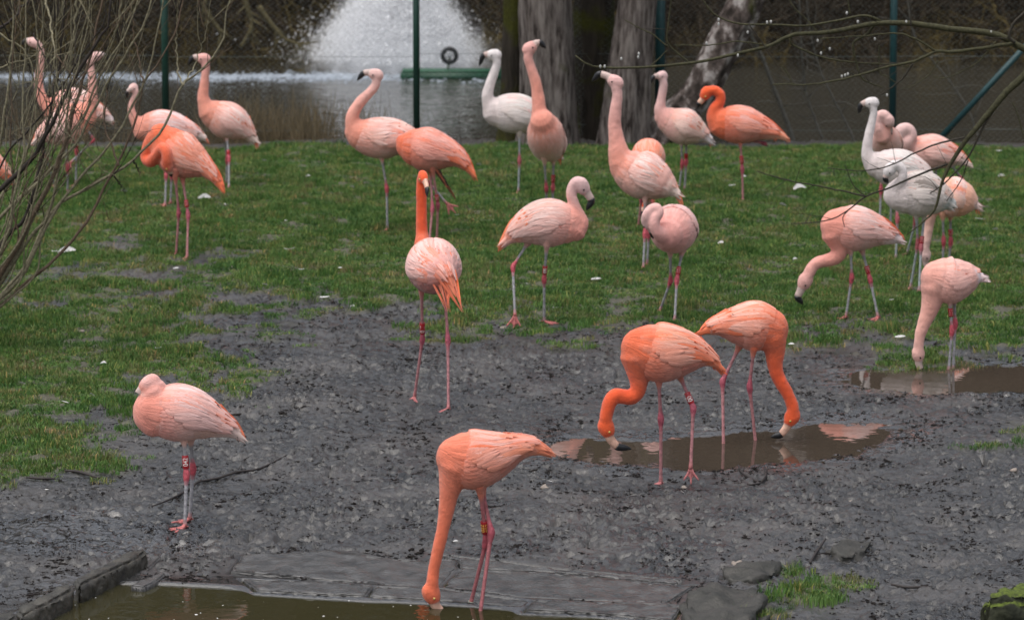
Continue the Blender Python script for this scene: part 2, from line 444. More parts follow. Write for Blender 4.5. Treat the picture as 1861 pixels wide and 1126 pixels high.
def flat_sheet(name, poly, z, mat, grow=.25):
    P = np.array(poly); c = P.mean(0)
    bm = bmesh.new()
    vs = [bm.verts.new((*(p + (p - c) / np.linalg.norm(p - c) * grow), z)) for p in P]
    f = bm.faces.new(vs)
    bmesh.ops.triangulate(bm, faces=[f])
    for f in bm.faces:
        f.normal_update()
        if f.normal.z < 0: f.normal_flip()
    me = bpy.data.meshes.new(name); bm.to_mesh(me); bm.free()
    return tag(link_mesh(name, me, mat, smooth=False), kind='structure')
flat_sheet('puddle', PUD_A, -.009, M_PUD, .10)
flat_sheet('puddle', PUD_B, -.009, M_PUD, .10)
flat_sheet('pool', [(-4.5, 8), (1.2, 8), (.80, 18.25), (.60, 19.2), (-4.5, 19.2)], -.013, M_POOL, 0)
me = bpy.data.meshes.new('pond'); ZP = -.8
me.from_pydata([(-90, 38.5, ZP), (90, 38.5, ZP), (90, 56, ZP), (-90, 56, ZP)], [], [(0, 1, 2, 3)])
tag(link_mesh('pond', me, M_POND, smooth=False), kind='structure')

# ------------------------------------------------------------------ grass (stuff): tufts on points
def grass_mat(name, stops, tip):
    m, nt, b = new_mat(name); L = nt.links.new
    geo = N(nt, "ShaderNodeNewGeometry")
    n1 = N(nt, "ShaderNodeTexNoise"); n1.inputs['Scale'].default_value = 1.1; n1.inputs['Detail'].default_value = 6; n1.inputs['Roughness'].default_value = .7
    L(geo.outputs['Position'], n1.inputs['Vector'])
    oi = N(nt, "ShaderNodeObjectInfo")
    mx = N(nt, "ShaderNodeMix"); mx.inputs[0].default_value = .35; L(n1.outputs['Fac'], mx.inputs[2]); L(oi.outputs['Random'], mx.inputs[3])
    r = ramp(nt, stops, mx.outputs[0])
    vc = N(nt, "ShaderNodeAttribute"); vc.attribute_name = 'Col'
    mm = N(nt, "ShaderNodeMix", data_type='RGBA', blend_type='MULTIPLY'); mm.inputs[0].default_value = 1
    L(r.outputs[0], mm.inputs[6]); L(vc.outputs['Color'], mm.inputs[7])
    L(mm.outputs[2], b.inputs['Base Color'])
    b.inputs['Roughness'].default_value = .55; b.inputs['Specular IOR Level'].default_value = .25
    return m
M_GRASS = grass_mat('grass_blades', [(.34, (.042, .100, .024)), (.46, (.076, .155, .038)), (.57, (.12, .18, .052)), (.68, (.17, .155, .075))], None)
SRC = bpy.data.collections.new('tuft_sources')      # not linked to the scene: only instanced
def tuft(k, rad, n, h, w, lean, cols):
    v, f, c = [], [], []
    r_ = random.Random(k)
    for i in range(n):
        a = r_.uniform(0, 6.283); q = rad * math.sqrt(r_.random())
        x, y = q * math.cos(a), q * math.sin(a)
        hh = h * r_.uniform(.45, 1.15); la = r_.uniform(0, 6.283); ll = hh * r_.uniform(.1, lean)
        wa = r_.uniform(0, 3.1416); wx, wy = math.cos(wa) * w, math.sin(wa) * w
        lx, ly = math.cos(la) * ll, math.sin(la) * ll
        b0 = len(v)
        v += [(x - wx, y - wy, -.01), (x + wx, y + wy, -.01), (x + wx * .8 + lx * .35, y + wy * .8 + ly * .35, hh * .55), (x - wx * .8 + lx * .35, y - wy * .8 + ly * .35, hh * .55), (x + lx, y + ly, hh)]
        f += [(b0, b0 + 1, b0 + 2, b0 + 3), (b0 + 3, b0 + 2, b0 + 4)]
        cc = r_.choice(cols); c += [cc] * 5
    me = bpy.data.meshes.new('tuft'); me.from_pydata(v, [], f)
    a = me.color_attributes.new('Col', 'FLOAT_COLOR', 'POINT')
    arr = np.ones((len(v), 4), dtype=np.float32); arr[:, :3] = np.array(c); a.data.foreach_set('color', arr.ravel())
    return me
def make_source(cname, meshes, mat):
    c = bpy.data.collections.new(cname)
    for me in meshes:
        me.materials.append(mat)
        c.objects.link(bpy.data.objects.new(me.name, me))
    return c
def scatter(name, pts, rotz, scl, coll, tilt=0.0):
    me = bpy.data.meshes.new(name)
    me.vertices.add(len(pts)); me.vertices.foreach_set('co', np.asarray(pts, dtype=np.float32).ravel())
    a = me.attributes.new('rot', 'FLOAT_VECTOR', 'POINT')
    rv = np.zeros((len(pts), 3), dtype=np.float32); rv[:, 2] = rotz
    if tilt: rv[:, :2] = rng.normal(0, tilt, (len(pts), 2))
    a.data.foreach_set('vector', rv.ravel())
    a = me.attributes.new('scl', 'FLOAT_VECTOR', 'POINT'); a.data.foreach_set('vector', np.asarray(scl, dtype=np.float32).ravel())
    o = bpy.data.objects.new(name, me); COL.objects.link(o)
    ng = bpy.data.node_groups.new(name, 'GeometryNodeTree')
    ng.interface.new_socket('Geometry', in_out='INPUT', socket_type='NodeSocketGeometry')
    ng.interface.new_socket('Geometry', in_out='OUTPUT', socket_type='NodeSocketGeometry')
    gi = ng.nodes.new('NodeGroupInput'); go = ng.nodes.new('NodeGroupOutput')
    ip = ng.nodes.new('GeometryNodeInstanceOnPoints'); ci = ng.nodes.new('GeometryNodeCollectionInfo')
    ci.inputs['Collection'].default_value = coll; ci.inputs['Separate Children'].default_value = True; ci.inputs['Reset Children'].default_value = True
    ip.inputs['Pick Instance'].default_value = True
    ra = ng.nodes.new('GeometryNodeInputNamedAttribute'); ra.data_type = 'FLOAT_VECTOR'; ra.inputs[0].default_value = 'rot'
    sa = ng.nodes.new('GeometryNodeInputNamedAttribute'); sa.data_type = 'FLOAT_VECTOR'; sa.inputs[0].default_value = 'scl'
    er = ng.nodes.new('FunctionNodeEulerToRotation')
    ng.links.new(gi.outputs[0], ip.inputs['Points']); ng.links.new(ci.outputs[0], ip.inputs['Instance'])
    ng.links.new(ra.outputs[0], er.inputs[0]); ng.links.new(er.outputs[0], ip.inputs['Rotation'])
    ng.links.new(sa.outputs[0], ip.inputs['Scale']); ng.links.new(ip.outputs[0], go.inputs[0])
    md = o.modifiers.new('scatter', 'NODES'); md.node_group = ng
    return o
GREENS = [(1, 1, 1), (.8, .9, .8), (1.1, 1.1, .9), (.7, .8, .7), (1.0, 1.15, .8)]
STRAW = GREENS + [(2.6, 1.7, 1.6)]
c_grass = make_source('grass_tufts', [tuft(k, .075, 80, .024, .0022, 1.2, STRAW if k % 2 else GREENS) for k in range(6)], M_GRASS)
npt = 62000
px_ = rng.uniform(-5.6, 5.6, npt); py_ = rng.uniform(17.6, 36.4, npt)
cv = cover(px_, py_)
keep = (np.abs(px_) < .13 * py_ + 1.3) & (rng.random(npt) < cv ** 1.25)
px_, py_, cv = px_[keep], py_[keep], cv[keep]
pz_ = gheight(px_, py_) - .003
s_ = (.55 + .6 * cv) * rng.uniform(.5, 1.3, len(px_)) * np.clip(1 + 1.1 * fbm(px_ * 2.1, py_ * 1.6, 4, .6), .35, 1.8)
fr = topix(px_, py_)[1] > 1000
s_ = np.where(fr, s_ * 1.0, s_)
o = scatter('lawn_grass', np.stack([px_, py_, pz_], 1), rng.uniform(0, 6.28, len(px_)), np.stack([np.ones_like(s_), np.ones_like(s_), s_ * 1.1], 1), c_grass, .12)
tag(o, 'short green grass of the lawn and the thin patches around the mud', 'grass', kind='stuff')
c_long = make_source('long_tufts', [tuft(50 + k, .05, 34, .085, .0022, 1.1, STRAW) for k in range(5)], M_GRASS)
nl = 700
gx_ = rng.uniform(-5, 5, nl * 3); gy_ = rng.uniform(19, 36.4, nl * 3)
kk = (cover(gx_, gy_) > .5) & ((rng.random(nl * 3) < .22) | ((gx_ < -1.6) & (gy_ < 27)))
_pxx, _pyy = topix(gx_, gy_)
kk2 = kk.copy()
gx_, gy_ = gx_[kk2], gy_[kk2]
ex = np.array([ground(x, y)[:2] for x, y in [(random.gauss(1465, 40), random.gauss(1078, 13)) for _ in range(34)] + [(random.gauss(1385, 30), random.gauss(1114, 5)) for _ in range(12)] + [(random.gauss(1440, 12), random.gauss(1032, 6)) for _ in range(10)]])
gx_ = np.concatenate([gx_, ex[:, 0]]); gy_ = np.concatenate([gy_, ex[:, 1]])
o = scatter('long_grass', np.stack([gx_, gy_, gheight(gx_, gy_)], 1), rng.uniform(0, 6.28, len(gx_)), np.repeat((rng.uniform(.4, .9, len(gx_)) * np.where(gy_ < 21, .62, 1))[:, None], 3, 1), c_long, .2)
tag(o, 'longer loose grass blades standing out of the lawn edges and by the boulders', 'grass', kind='stuff')

# dark crumbs standing in for the shade of pits, lying all over the mud (stuff)
M_PIT_SHADE = simple_mat('pit_shade', (.016, .013, .012), .85, .15, .4, 60, .5)
def pit_speck_mesh(k):
    r_ = random.Random(k); bm = bmesh.new()
    for j in range(4):
        b_ = bmesh.new(); bmesh.ops.create_icosphere(b_, subdivisions=1, radius=1)
        L_, W_, H_ = r_.uniform(.010, .022), r_.uniform(.006, .011), r_.uniform(.003, .007)
        ox, oy, a = (r_.gauss(0, .03), r_.gauss(0, .03), r_.gauss(0, .5)) if j else (0, 0, 0)
        if j: L_ *= .6; W_ *= .6
        vs = {}
        for v in b_.verts:
            q = 1 + r_.uniform(-.35, .35); x, y, z = v.co.x * L_ * q, v.co.y * W_ * q, v.co.z * H_ * q
            vs[v.index] = bm.verts.new((x * math.cos(a) - y * math.sin(a) + ox, x * math.sin(a) + y * math.cos(a) + oy, z))
        for f in b_.faces: bm.faces.new([vs[v.index] for v in f.verts])
        b_.free()
    me = bpy.data.meshes.new('crumb'); bm.to_mesh(me); bm.free(); return me
c_cr = make_source('crumbs', [pit_speck_mesh(900 + k) for k in range(7)], M_PIT_SHADE)
nc_ = 90000
cx_ = rng.uniform(-3.4, 3.4, nc_); cy_ = rng.uniform(17.6, 27.5, nc_)
kk = (np.abs(cx_) < .13 * cy_ + .3) & (cover(cx_, cy_) < .45) & (rng.random(nc_) < .13 + .75 * fbm(cx_ * 3.0, cy_ * 2.2, 4, .65))
for P_ in (PUD_A, PUD_B, POOL): kk &= poly_sd(cx_, cy_, P_) > .03
for s_p in SLABS: kk &= (poly_sd(cx_, cy_, s_p) > .0) | (rng.random(nc_) < .15)
cx_, cy_ = cx_[kk], cy_[kk]
sc_ = rng.lognormal(-1.0, .36, len(cx_))
o = scatter('pit_shade_specks', np.stack([cx_, cy_, gheight(cx_, cy_) + .002], 1), rng.normal(.15, .5, len(cx_)), np.repeat(sc_[:, None], 3, 1), c_cr, .1)
tag(o, 'dark crumbs standing in for pit shade, scattered over the wet mud', 'mud crumbs', kind='stuff')
# ------------------------------------------------------------------ trees at the lawn edge
def bark_mat(name, stops, moss, moss_amt, vscale=(1, 1, .14), sc=26, bstr=1.0):
    m, nt, b = new_mat(name); L = nt.links.new
    geo = N(nt, "ShaderNodeNewGeometry")
    mp = N(nt, "ShaderNodeMapping"); mp.inputs['Scale'].default_value = vscale; L(geo.outputs['Position'], mp.inputs[0])
    n1 = N(nt, "ShaderNodeTexNoise"); n1.inputs['Scale'].default_value = sc; n1.inputs['Detail'].default_value = 8; n1.inputs['Roughness'].default_value = .65; L(mp.outputs[0], n1.inputs['Vector'])
    r = ramp(nt, stops, n1.outputs['Fac'])
    n2 = N(nt, "ShaderNodeTexNoise"); n2.inputs['Scale'].default_value = 3.2; n2.inputs['Detail'].default_value = 8; L(geo.outputs['Position'], n2.inputs['Vector'])
    mr = N(nt, "ShaderNodeMapRange"); mr.inputs['From Min'].default_value = .62 - moss_amt; mr.inputs['From Max'].default_value = .74 - moss_amt; L(n2.outputs['Fac'], mr.inputs[0])
    n3 = N(nt, "ShaderNodeTexNoise"); n3.inputs['Scale'].default_value = 60; n3.inputs['Detail'].default_value = 4; L(geo.outputs['Position'], n3.inputs['Vector'])
    mc = ramp(nt, [(.3, tuple(c * .5 for c in moss)), (.7, moss)], n3.outputs['Fac'])
    mx = N(nt, "ShaderNodeMix", data_type='RGBA'); L(mr.outputs[0], mx.inputs[0]); L(r.outputs[0], mx.inputs[6]); L(mc.outputs[0], mx.inputs[7])
    L(mx.outputs[2], b.inputs['Base Color']); b.inputs['Roughness'].default_value = .9; b.inputs['Specular IOR Level'].default_value = .15
    bp = N(nt, "ShaderNodeBump"); bp.inputs['Strength'].default_value = bstr; bp.inputs['Distance'].default_value = .02; L(n1.outputs['Fac'], bp.inputs['Height']); L(bp.outputs[0], b.inputs['Normal'])
    return m
M_BARK = bark_mat('bark_grey', [(.36, (.020, .015, .013)), (.48, (.105, .088, .080)), (.62, (.20, .175, .16))], (.07, .075, .02), .0)
M_BARKD = bark_mat('bark_mossy', [(.35, (.020, .017, .014)), (.6, (.045, .038, .030))], (.060, .062, .012), .14)
M_BIRCH = bark_mat('bark_pale', [(.40, (.035, .028, .024)), (.50, (.12, .095, .085)), (.60, (.42, .38, .36)), (.8, (.60, .56, .54))], (.075, .082, .015), -.0, (1, 1, .7), 7, .6)
def tree(label, spine, mat, ridge=.012, lobes=5, lobe=.05, limbs=6, seed=1, dark=False):
    """spine: (x, y, z, r) world, real bark relief"""
    root = empty('tree', Vector((spine[0][0], spine[0][1], gz(spine[0][0], spine[0][1])))); tag(root, label, 'tree')
    r_ = random.Random(seed)
    sp = crom(spine, 150); n = 96
    k = np.arange(n); a = 2 * np.pi * k / n
    vs = []
    for i, q in enumerate(sp):
        T = sp[min(i + 1, 149)] - sp[max(i - 1, 0)]; T = Vector(T[:3]).normalized()
        A = T.cross(Vector((0, 1, 0))).normalized(); B = T.cross(A)
        flare = math.exp(-max(0, q[2] - spine[0][2]) / .28)
        z = q[2]
        rad = q[3] * (1 + lobe * np.cos(a * lobes + seed) * (1 + 4 * flare) + .05 * noise2(np.cos(a) * 1.5 + seed, np.sin(a) * 1.5 + z * 1.1))
        rg = 1 - np.abs(noise2(a * q[3] * 34 + 1.3 * noise2(a * 4, a * 0 + z * 3), a * 0 + z * 4.5 + seed)) * 3
        rad = rad + ridge * np.clip(rg, -.6, 1) + ridge * .6 * noise2(a * q[3] * 70, a * 0 + z * 20)
        # the noise must close round the trunk: blend at the far side
        w = sstep(.0, .5, np.minimum(a, 2 * np.pi - a) / np.pi * 2); rad = rad * w + q[3] * (1 - w)
        ca_, sa_ = np.cos(a + math.pi / 2), np.sin(a + math.pi / 2)
        P_ = np.array(q[:3])[None] + np.outer(ca_ * rad, np.array(A[:])) + np.outer(sa_ * rad, np.array(B[:]))
        vs += [tuple(p) for p in P_]
    fs = [(i * n + j, i * n + (j + 1) % n, (i + 1) * n + (j + 1) % n, (i + 1) * n + j) for i in range(149) for j in range(n)]
    mb = MB(); mb.add(vs, fs); mb.build('trunk', mat, root)
    mb = MB(); top = sp[-1]; 
    for li in range(limbs):
        st = sp[int(149 * r_.uniform(.62, 1))]; d = Vector((r_.gauss(0, 1), r_.gauss(0, .6), r_.uniform(.5, 1.4))).normalized()
        pts = [Vector(st[:3])]; L_ = r_.uniform(1.5, 3)
        for j in range(6): 
            d = (d + Vector((r_.gauss(0, .2), r_.gauss(0, .2), .08))).normalized(); pts.append(pts[-1] + d * L_ / 6)
        mb.tube(pts, [st[3] * .35 * (1 - j / 7) + .01 for j in range(7)], 7)
        for t in range(7):
            s0 = pts[r_.randint(2, 6)]; d2 = (d + Vector((r_.gauss(0, .8), r_.gauss(0, .8), r_.gauss(.2, .5)))).normalized(); pp = [s0]
            for j in range(4): d2 = (d2 + Vector((r_.gauss(0, .2), r_.gauss(0, .2), r_.gauss(0, .2)))).normalized(); pp.append(pp[-1] + d2 * .28)
            mb.tube(pp, [.018, .014, .010, .007, .003], 4)
    if limbs: mb.build('crown', mat, root)
    return root
def tsp(pts, Y, lean=0.0):
    out = []
    m = (at(931, 500, Y) - at(930, 500, Y)).length
    for (x, y, hw) in pts:
        p = at(x, y, Y); out.append((p.x, p.y + lean * (p.z), p.z, hw * m))
    return out
tree('thick grey ridged tree trunk behind the upward-staring pink flamingo',
     tsp([(997, 305, 72), (996, 285, 60), (996, 240, 51), (995, 180, 48), (994, 100, 47), (991, 0, 46), (988, -300, 43), (975, -900, 36), (960, -1300, 28)], 36.2), M_BARK, .009, seed=3)
tree('dark moss-covered stem hugging the left side of the thick grey trunk',
     tsp([(915, 292, 32), (922, 270, 24), (928, 200, 20), (932, 100, 20), (935, 0, 20), (930, -300, 18), (900, -900, 13), (880, -1200, 9)], 36.5), M_BARKD, .006, seed=5, limbs=4)
tree('dark shaded trunk between the two grey trunks',
     tsp([(1082, 292, 42), (1082, 260, 36), (1080, 200, 34), (1078, 100, 34), (1080, 0, 36), (1090, -300, 33), (1110, -900, 27), (1120, -1200, 20)], 36.9), M_BARKD, .007, seed=9, limbs=4)
tree('second grey trunk leaning slightly right, just left of the teal fence post',
     tsp([(1130, 292, 56), (1133, 270, 46), (1137, 220, 42), (1142, 150, 39), (1150, 80, 36), (1160, 0, 33), (1195, -300, 30), (1260, -900, 24), (1290, -1200, 18)], 36.3), M_BARK, .008, seed=13)
tree('leaning pale patchy trunk with moss, rising to the right behind the orange bent-neck flamingo',
     tsp([(1150, 288, 40), (1185, 262, 31), (1225, 215, 27), (1270, 165, 27), (1300, 110, 30), (1330, 50, 31), (1358, -10, 30), (1440, -260, 27), (1560, -700, 20)], 36.45, -.02), M_BIRCH, .009, lobe=.09, seed=17, limbs=5)

# ------------------------------------------------------------------ fence
M_POST = simple_mat('post_green', (.010, .045, .032), .45, .5, 0, 30, .25)
M_TEAL = simple_mat('post_teal', (.010, .048, .052), .45, .5, 0, 30, .25)
M_WIRE = simple_mat('wire_green', (.065, .085, .08), .5, .5)
YF = 36.75
fence = empty('chain_link_fence', Vector((0, YF, gz(0, YF)))); tag(fence, 'green chain-link fence with round posts along the pond edge', 'fence')
mF = (at(931, 200, YF) - at(930, 200, YF)).length
posts_px = [(-600, 6), (-150, 6), (301, 6.5), (757, 6.2), (1199, 9), (1622, 6.5), (2075, 6), (2500, 6)]
ZT = 1.45
for k, (px, hw) in enumerate(posts_px):
    x0 = at(px, 200, YF).x; mb = MB(); r = hw * mF
    zb = gz(x0, YF) - .05
    mb.tube([(x0, YF, zb), (x0, YF, ZT), (x0, YF, ZT + .02)], [r, r, r * .5], 14)
    mb.build('post', M_TEAL if px in (1199, 1622) else M_POST, fence)
    if k:
        xa = at(posts_px[k - 1][0], 200, YF).x
        mb = MB(); pit = .056; nw = int((x0 - xa) / pit)
        z0 = gz(xa, YF) + .02
        nseg = int((ZT - z0) / (pit / 2))
        for w in range(nw):
            bx_ = xa + w * pit; pts = []
            for s in range(nseg + 1):
                sx = (pit if s % 2 else 0) * 1.0; pts.append((bx_ + sx, YF + (.003 if s % 2 else -.003), z0 + s * pit / 2))
            mb.tube(pts, .0017, 3, False)
        for zz in (z0 + .1, (z0 + ZT) / 2, ZT - .03): mb.tube([(xa, YF - .008, zz), (x0, YF - .008, zz)], .002, 3, False)
        mo = mb.build('wire_mesh', M_WIRE, fence, smooth=False); tag(mo, kind='stuff')
# slanting brace of the right-hand post
mb = MB(); p1 = at(1868, 80, YF - .04); p2 = at(1712, 248, YF - .04); dd = (p2 - p1)
mb.tube([p1 - dd * .25, p2 + dd * .12], 5.5 * mF, 12); mb.build('brace', M_TEAL, fence)

# ------------------------------------------------------------------ fountain on its float
M_SPRAY, nt, b = new_mat('water_spray')
b.inputs['Base Color'].default_value = (.95, .96, .98, 1); b.inputs['Roughness'].default_value = .6; b.inputs['Transmission Weight'].default_value = .0
b.inputs['IOR'].default_value = 1.2
YW = 50.0
mW = (at(931, 130, YW) - at(930, 130, YW)).length
def onpond(px, Y=YW): return at(px, 130, Y).x
x0, x1 = onpond(728), onpond(915)
flo = empty('floating_fountain', Vector(((x0 + x1) / 2, YW, ZP))); tag(flo, 'long green float with a small black wheel carrying the white fountain', 'fountain')
M_FLOAT = simple_mat('float_green', (.005, .045, .022), .5, .4, 0, 20, .3)
def slab_box(mb, x0, x1, y0, y1, z0, z1, bv=.012):
    bm = bmesh.new(); bmesh.ops.create_cube(bm, size=1)
    for v in bm.verts: v.co = Vector((x0 + (v.co.x + .5) * (x1 - x0), y0 + (v.co.y + .5) * (y1 - y0), z0 + (v.co.z + .5) * (z1 - z0)))
    bmesh.ops.bevel(bm, geom=bm.edges[:], offset=bv, segments=2, affect='EDGES')
    bm.verts.ensure_lookup_table(); mb.add([v.co[:] for v in bm.verts], [tuple(v.index for v in f.verts) for f in bm.faces]); bm.free()
mb = MB(); slab_box(mb, x0, x1, YW - .12, YW + .25, ZP - .04, ZP + .075, .02); mb.build('float_hull', M_FLOAT, flo)
mb = MB(); slab_box(mb, x0 + .02, x1 - .02, YW - .10, YW + .23, ZP + .077, ZP + .095, .006); mb.build('deck', simple_mat('deck_green', (.010, .075, .036), .6), flo)
wx = onpond(817); wz = at(817, 101, YW).z; tw = empty('wheel', Vector((0, 0, 0)))
bpy.data.objects.remove(tw)
bm = bmesh.new(); ring = []
NT, MT, R1, R2 = 24, 8, 12.5 * mW, 4.0 * mW
vv = [(wx + math.cos(2 * math.pi * i / NT) * (R1 + R2 * .0 + R2 * math.cos(2 * math.pi * j / MT)), YW - .02 + R2 * 1.2 * math.sin(2 * math.pi * j / MT), wz + math.sin(2 * math.pi * i / NT) * (R1 + R2 * math.cos(2 * math.pi * j / MT))) for i in range(NT) for j in range(MT)]
ff = [(i * MT + j, i * MT + (j + 1) % MT, ((i + 1) % NT) * MT + (j + 1) % MT, ((i + 1) % NT) * MT + j) for i in range(NT) for j in range(MT)]
bm.free(); mb = MB(); mb.add(vv, ff); wh = mb.build('wheel', simple_mat('tyre_black', (.01, .01, .012), .6), flo)
mb = MB(); mb.tube([(wx, YW - .05, wz), (wx, YW + .06, wz)], 4.5 * mW, 12); mb.build('hub', simple_mat('hub_grey', (.35, .36, .38), .4), wh)
mb = MB()
for k in range(5):
    a = 2 * math.pi * k / 5; mb.tube([(wx, YW, wz), (wx + math.cos(a) * R1, YW, wz + math.sin(a) * R1)], .006, 6)
mb.build('spoke', M_RING, wh)
mb = MB(); mb.tube([(wx, YW + .05, wz), (wx - .02, YW + .08, ZP + .09)], .014, 8); mb.build('axle_bracket', M_RING, flo)
# spray: thrown droplets on parabolas, as small tumbling drops and streaks
xs_ = onpond(728); Zn = ZP + .12
ND = 165000
thr = rng.uniform(0, 1, ND); az = rng.uniform(0, 2 * np.pi, ND)
jet = rng.choice(48, ND); azj = jet * 2 * np.pi / 48 + rng.normal(0, .035, ND)
az = np.where(rng.random(ND) < .7, azj, az)
g_ = 9.81; uu = rng.random(ND) ** .7; vh = 1.8 * uu + rng.normal(0, .08, ND); vz = 5.35 * (1 - .52 * uu) + rng.normal(0, .25, ND)
low = rng.random(ND) < .10; az = np.where(low & (rng.random(ND) < .6), rng.normal(np.pi, .6, ND), az); vh = np.where(low, rng.normal(2.0, .4, ND), vh); vz = np.where(low, rng.normal(2.2, .6, ND).clip(.6, 4), vz)
tt = thr ** .9 * 2 * vz / g_
X = xs_ + vh * tt * np.cos(az) + rng.normal(0, .02, ND) * (1 + 2 * thr) - .10 * tt ** 2 * (1 + vh); Yd = YW + 1.2 + vh * tt * np.sin(az); Z = Zn + vz * tt - .5 * g_ * tt ** 2 + rng.normal(0, .02, ND)
ok = Z > ZP + .01
X, Yd, Z, tt, vz, vh, az = X[ok], Yd[ok], Z[ok], tt[ok], vz[ok], vh[ok], az[ok]
nd = len(X); sz = rng.lognormal(math.log(.0036), .45, nd)
vel = np.stack([vh * np.cos(az), vh * np.sin(az), vz - g_ * tt], 1); vel /= np.linalg.norm(vel, axis=1)[:, None]
cen = np.stack([X, Yd, Z], 1)
rnd = rng.normal(size=(nd, 3)); s1 = np.cross(vel, rnd); s1 /= np.linalg.norm(s1, axis=1)[:, None]; s2_ = np.cross(vel, s1)
ln = sz * 1.7
A_ = cen + vel * ln[:, None]; B_ = cen - vel * ln[:, None]
Cc = cen + s1 * sz[:, None]; Dd = cen - s1 * (sz * .5)[:, None] + s2_ * (sz * .87)[:, None]; Ee = cen - s1 * (sz * .5)[:, None] - s2_ * (sz * .87)[:, None]
VV = np.stack([A_, B_, Cc, Dd, Ee], 1).reshape(-1, 3)
bi_ = np.arange(nd)[:, None] * 5
FT = np.array([[0, 2, 3], [0, 3, 4], [0, 4, 2], [1, 3, 2], [1, 4, 3], [1, 2, 4]])
FF = (bi_[:, None, :] + FT[None]).reshape(-1, 3).astype(np.int32)
def tri_mesh(name, VV, FF):
    me = bpy.data.meshes.new(name); me.vertices.add(len(VV)); me.vertices.foreach_set('co', VV.astype(np.float32).ravel())
    me.loops.add(FF.size); me.loops.foreach_set('vertex_index', FF.ravel()); me.polygons.add(len(FF))
    me.polygons.foreach_set('loop_start', np.arange(0, FF.size, 3, dtype=np.int32)); me.polygons.foreach_set('loop_total', np.full(len(FF), 3, dtype=np.int32))
    me.update(calc_edges=True); return me
o = link_mesh('fountain_spray', tri_mesh('fountain_spray', VV, FF), M_SPRAY); tag(o, 'white spray of the fountain falling into the pond', 'water spray', kind='stuff')
# the fine mist inside the spray
mist_m = bpy.data.materials.new('mist'); mist_m.use_nodes = True; nt = mist_m.node_tree; nt.nodes.remove(nt.nodes["Principled BSDF"]); L = nt.links.new
pv = N(nt, "ShaderNodeVolumePrincipled"); pv.inputs['Color'].default_value = (.97, .98, 1, 1); pv.inputs['Anisotropy'].default_value = .2
tc = N(nt, "ShaderNodeTexCoord"); sx = N(nt, "ShaderNodeSeparateXYZ"); L(tc.outputs['Object'], sx.inputs[0])
def mth(op, a, b_=None):
    n_ = N(nt, "ShaderNodeMath", operation=op)
    for i, v in enumerate((a, b_)):
        if v is None: continue
        if isinstance(v, (int, float)): n_.inputs[i].default_value = v
        else: L(v, n_.inputs[i])
    return n_.outputs[0]
RM, ZM = 1.32, 1.62
rr2 = mth('SQRT', mth('ADD', mth('POWER', sx.outputs[0], 2.0), mth('POWER', sx.outputs[1], 2.0)))
nzv = N(nt, "ShaderNodeTexNoise"); nzv.inputs['Scale'].default_value = 5; nzv.inputs['Detail'].default_value = 3
mpv = N(nt, "ShaderNodeMapping"); mpv.inputs['Scale'].default_value = (1.4, 1.4, .7); L(tc.outputs['Object'], mpv.inputs[0]); L(mpv.outputs[0], nzv.inputs['Vector'])
shape = mth('SUBTRACT', mth('SUBTRACT', 1.0, mth('POWER', mth('DIVIDE', sx.outputs[2], ZM), 1.0)), mth('DIVIDE', rr2, RM))
shape = mth('ADD', shape, mth('MULTIPLY', mth('SUBTRACT', nzv.outputs['Fac'], .5), 1.1))
mrv = N(nt, "ShaderNodeMapRange"); mrv.interpolation_type = 'SMOOTHSTEP'; mrv.inputs['From Min'].default_value = 0; mrv.inputs['From Max'].default_value = .85; mrv.inputs['To Min'].default_value = 0; mrv.inputs['To Max'].default_value = 7.5; L(shape, mrv.inputs[0])
L(mrv.outputs[0], pv.inputs['Density']); L(pv.outputs[0], nt.nodes['Material Output'].inputs['Volume'])
mb = MB(); mb.tube([(xs_ - .02, YW + 1.2, ZP + .01), (xs_ - .02, YW + 1.2, ZP + .6), (xs_ - .02, YW + 1.2, ZP + ZM + .1)], [RM * 1.12, RM * .8, .12], 28)
o = mb.build('fountain_mist', mist_m, None, origin=Vector((xs_ - .02, YW + 1.2, ZP + .01))); tag(o, 'fine white mist hanging in the fountain spray', 'mist', kind='stuff')
M_FOAM = simple_mat('foam', (.30, .34, .39), .5, .4)
# foam and splashes where the drops land
nf = 2300
fx = np.concatenate([rng.uniform(onpond(-120), onpond(640), nf), rng.normal(xs_ - .2, .75, nf // 2)])
fy = np.concatenate([YW + .15 + rng.normal(0, .25, nf), YW + .25 + rng.normal(0, .3, nf // 2)])
fsz = rng.lognormal(math.log(.011), .5, len(fx)) * np.where(fx < onpond(330), .75, 1)
nm_ = len(fx); ang0 = rng.uniform(0, 6.28, nm_)
vf = []
for k in range(4):
    a = ang0 + k * np.pi / 2; vf.append(np.stack([fx + np.cos(a) * fsz * 1.5, fy + np.sin(a) * fsz * 1.3, np.full(nm_, ZP + .001)], 1))
vf.append(np.stack([fx, fy, ZP + .004 + fsz * rng.uniform(.1, .5, nm_)], 1))
VV = np.stack(vf, 1).reshape(-1, 3); bi_ = np.arange(nm_)[:, None] * 5
FT = np.array([[0, 1, 4], [1, 2, 4], [2, 3, 4], [3, 0, 4]]); FF = (bi_[:, None, :] + FT[None]).reshape(-1, 3).astype(np.int32)
o = link_mesh('foam', tri_mesh('foam', VV, FF), M_FOAM); tag(o, 'line of white foam floating on the pond', 'foam', kind='stuff')

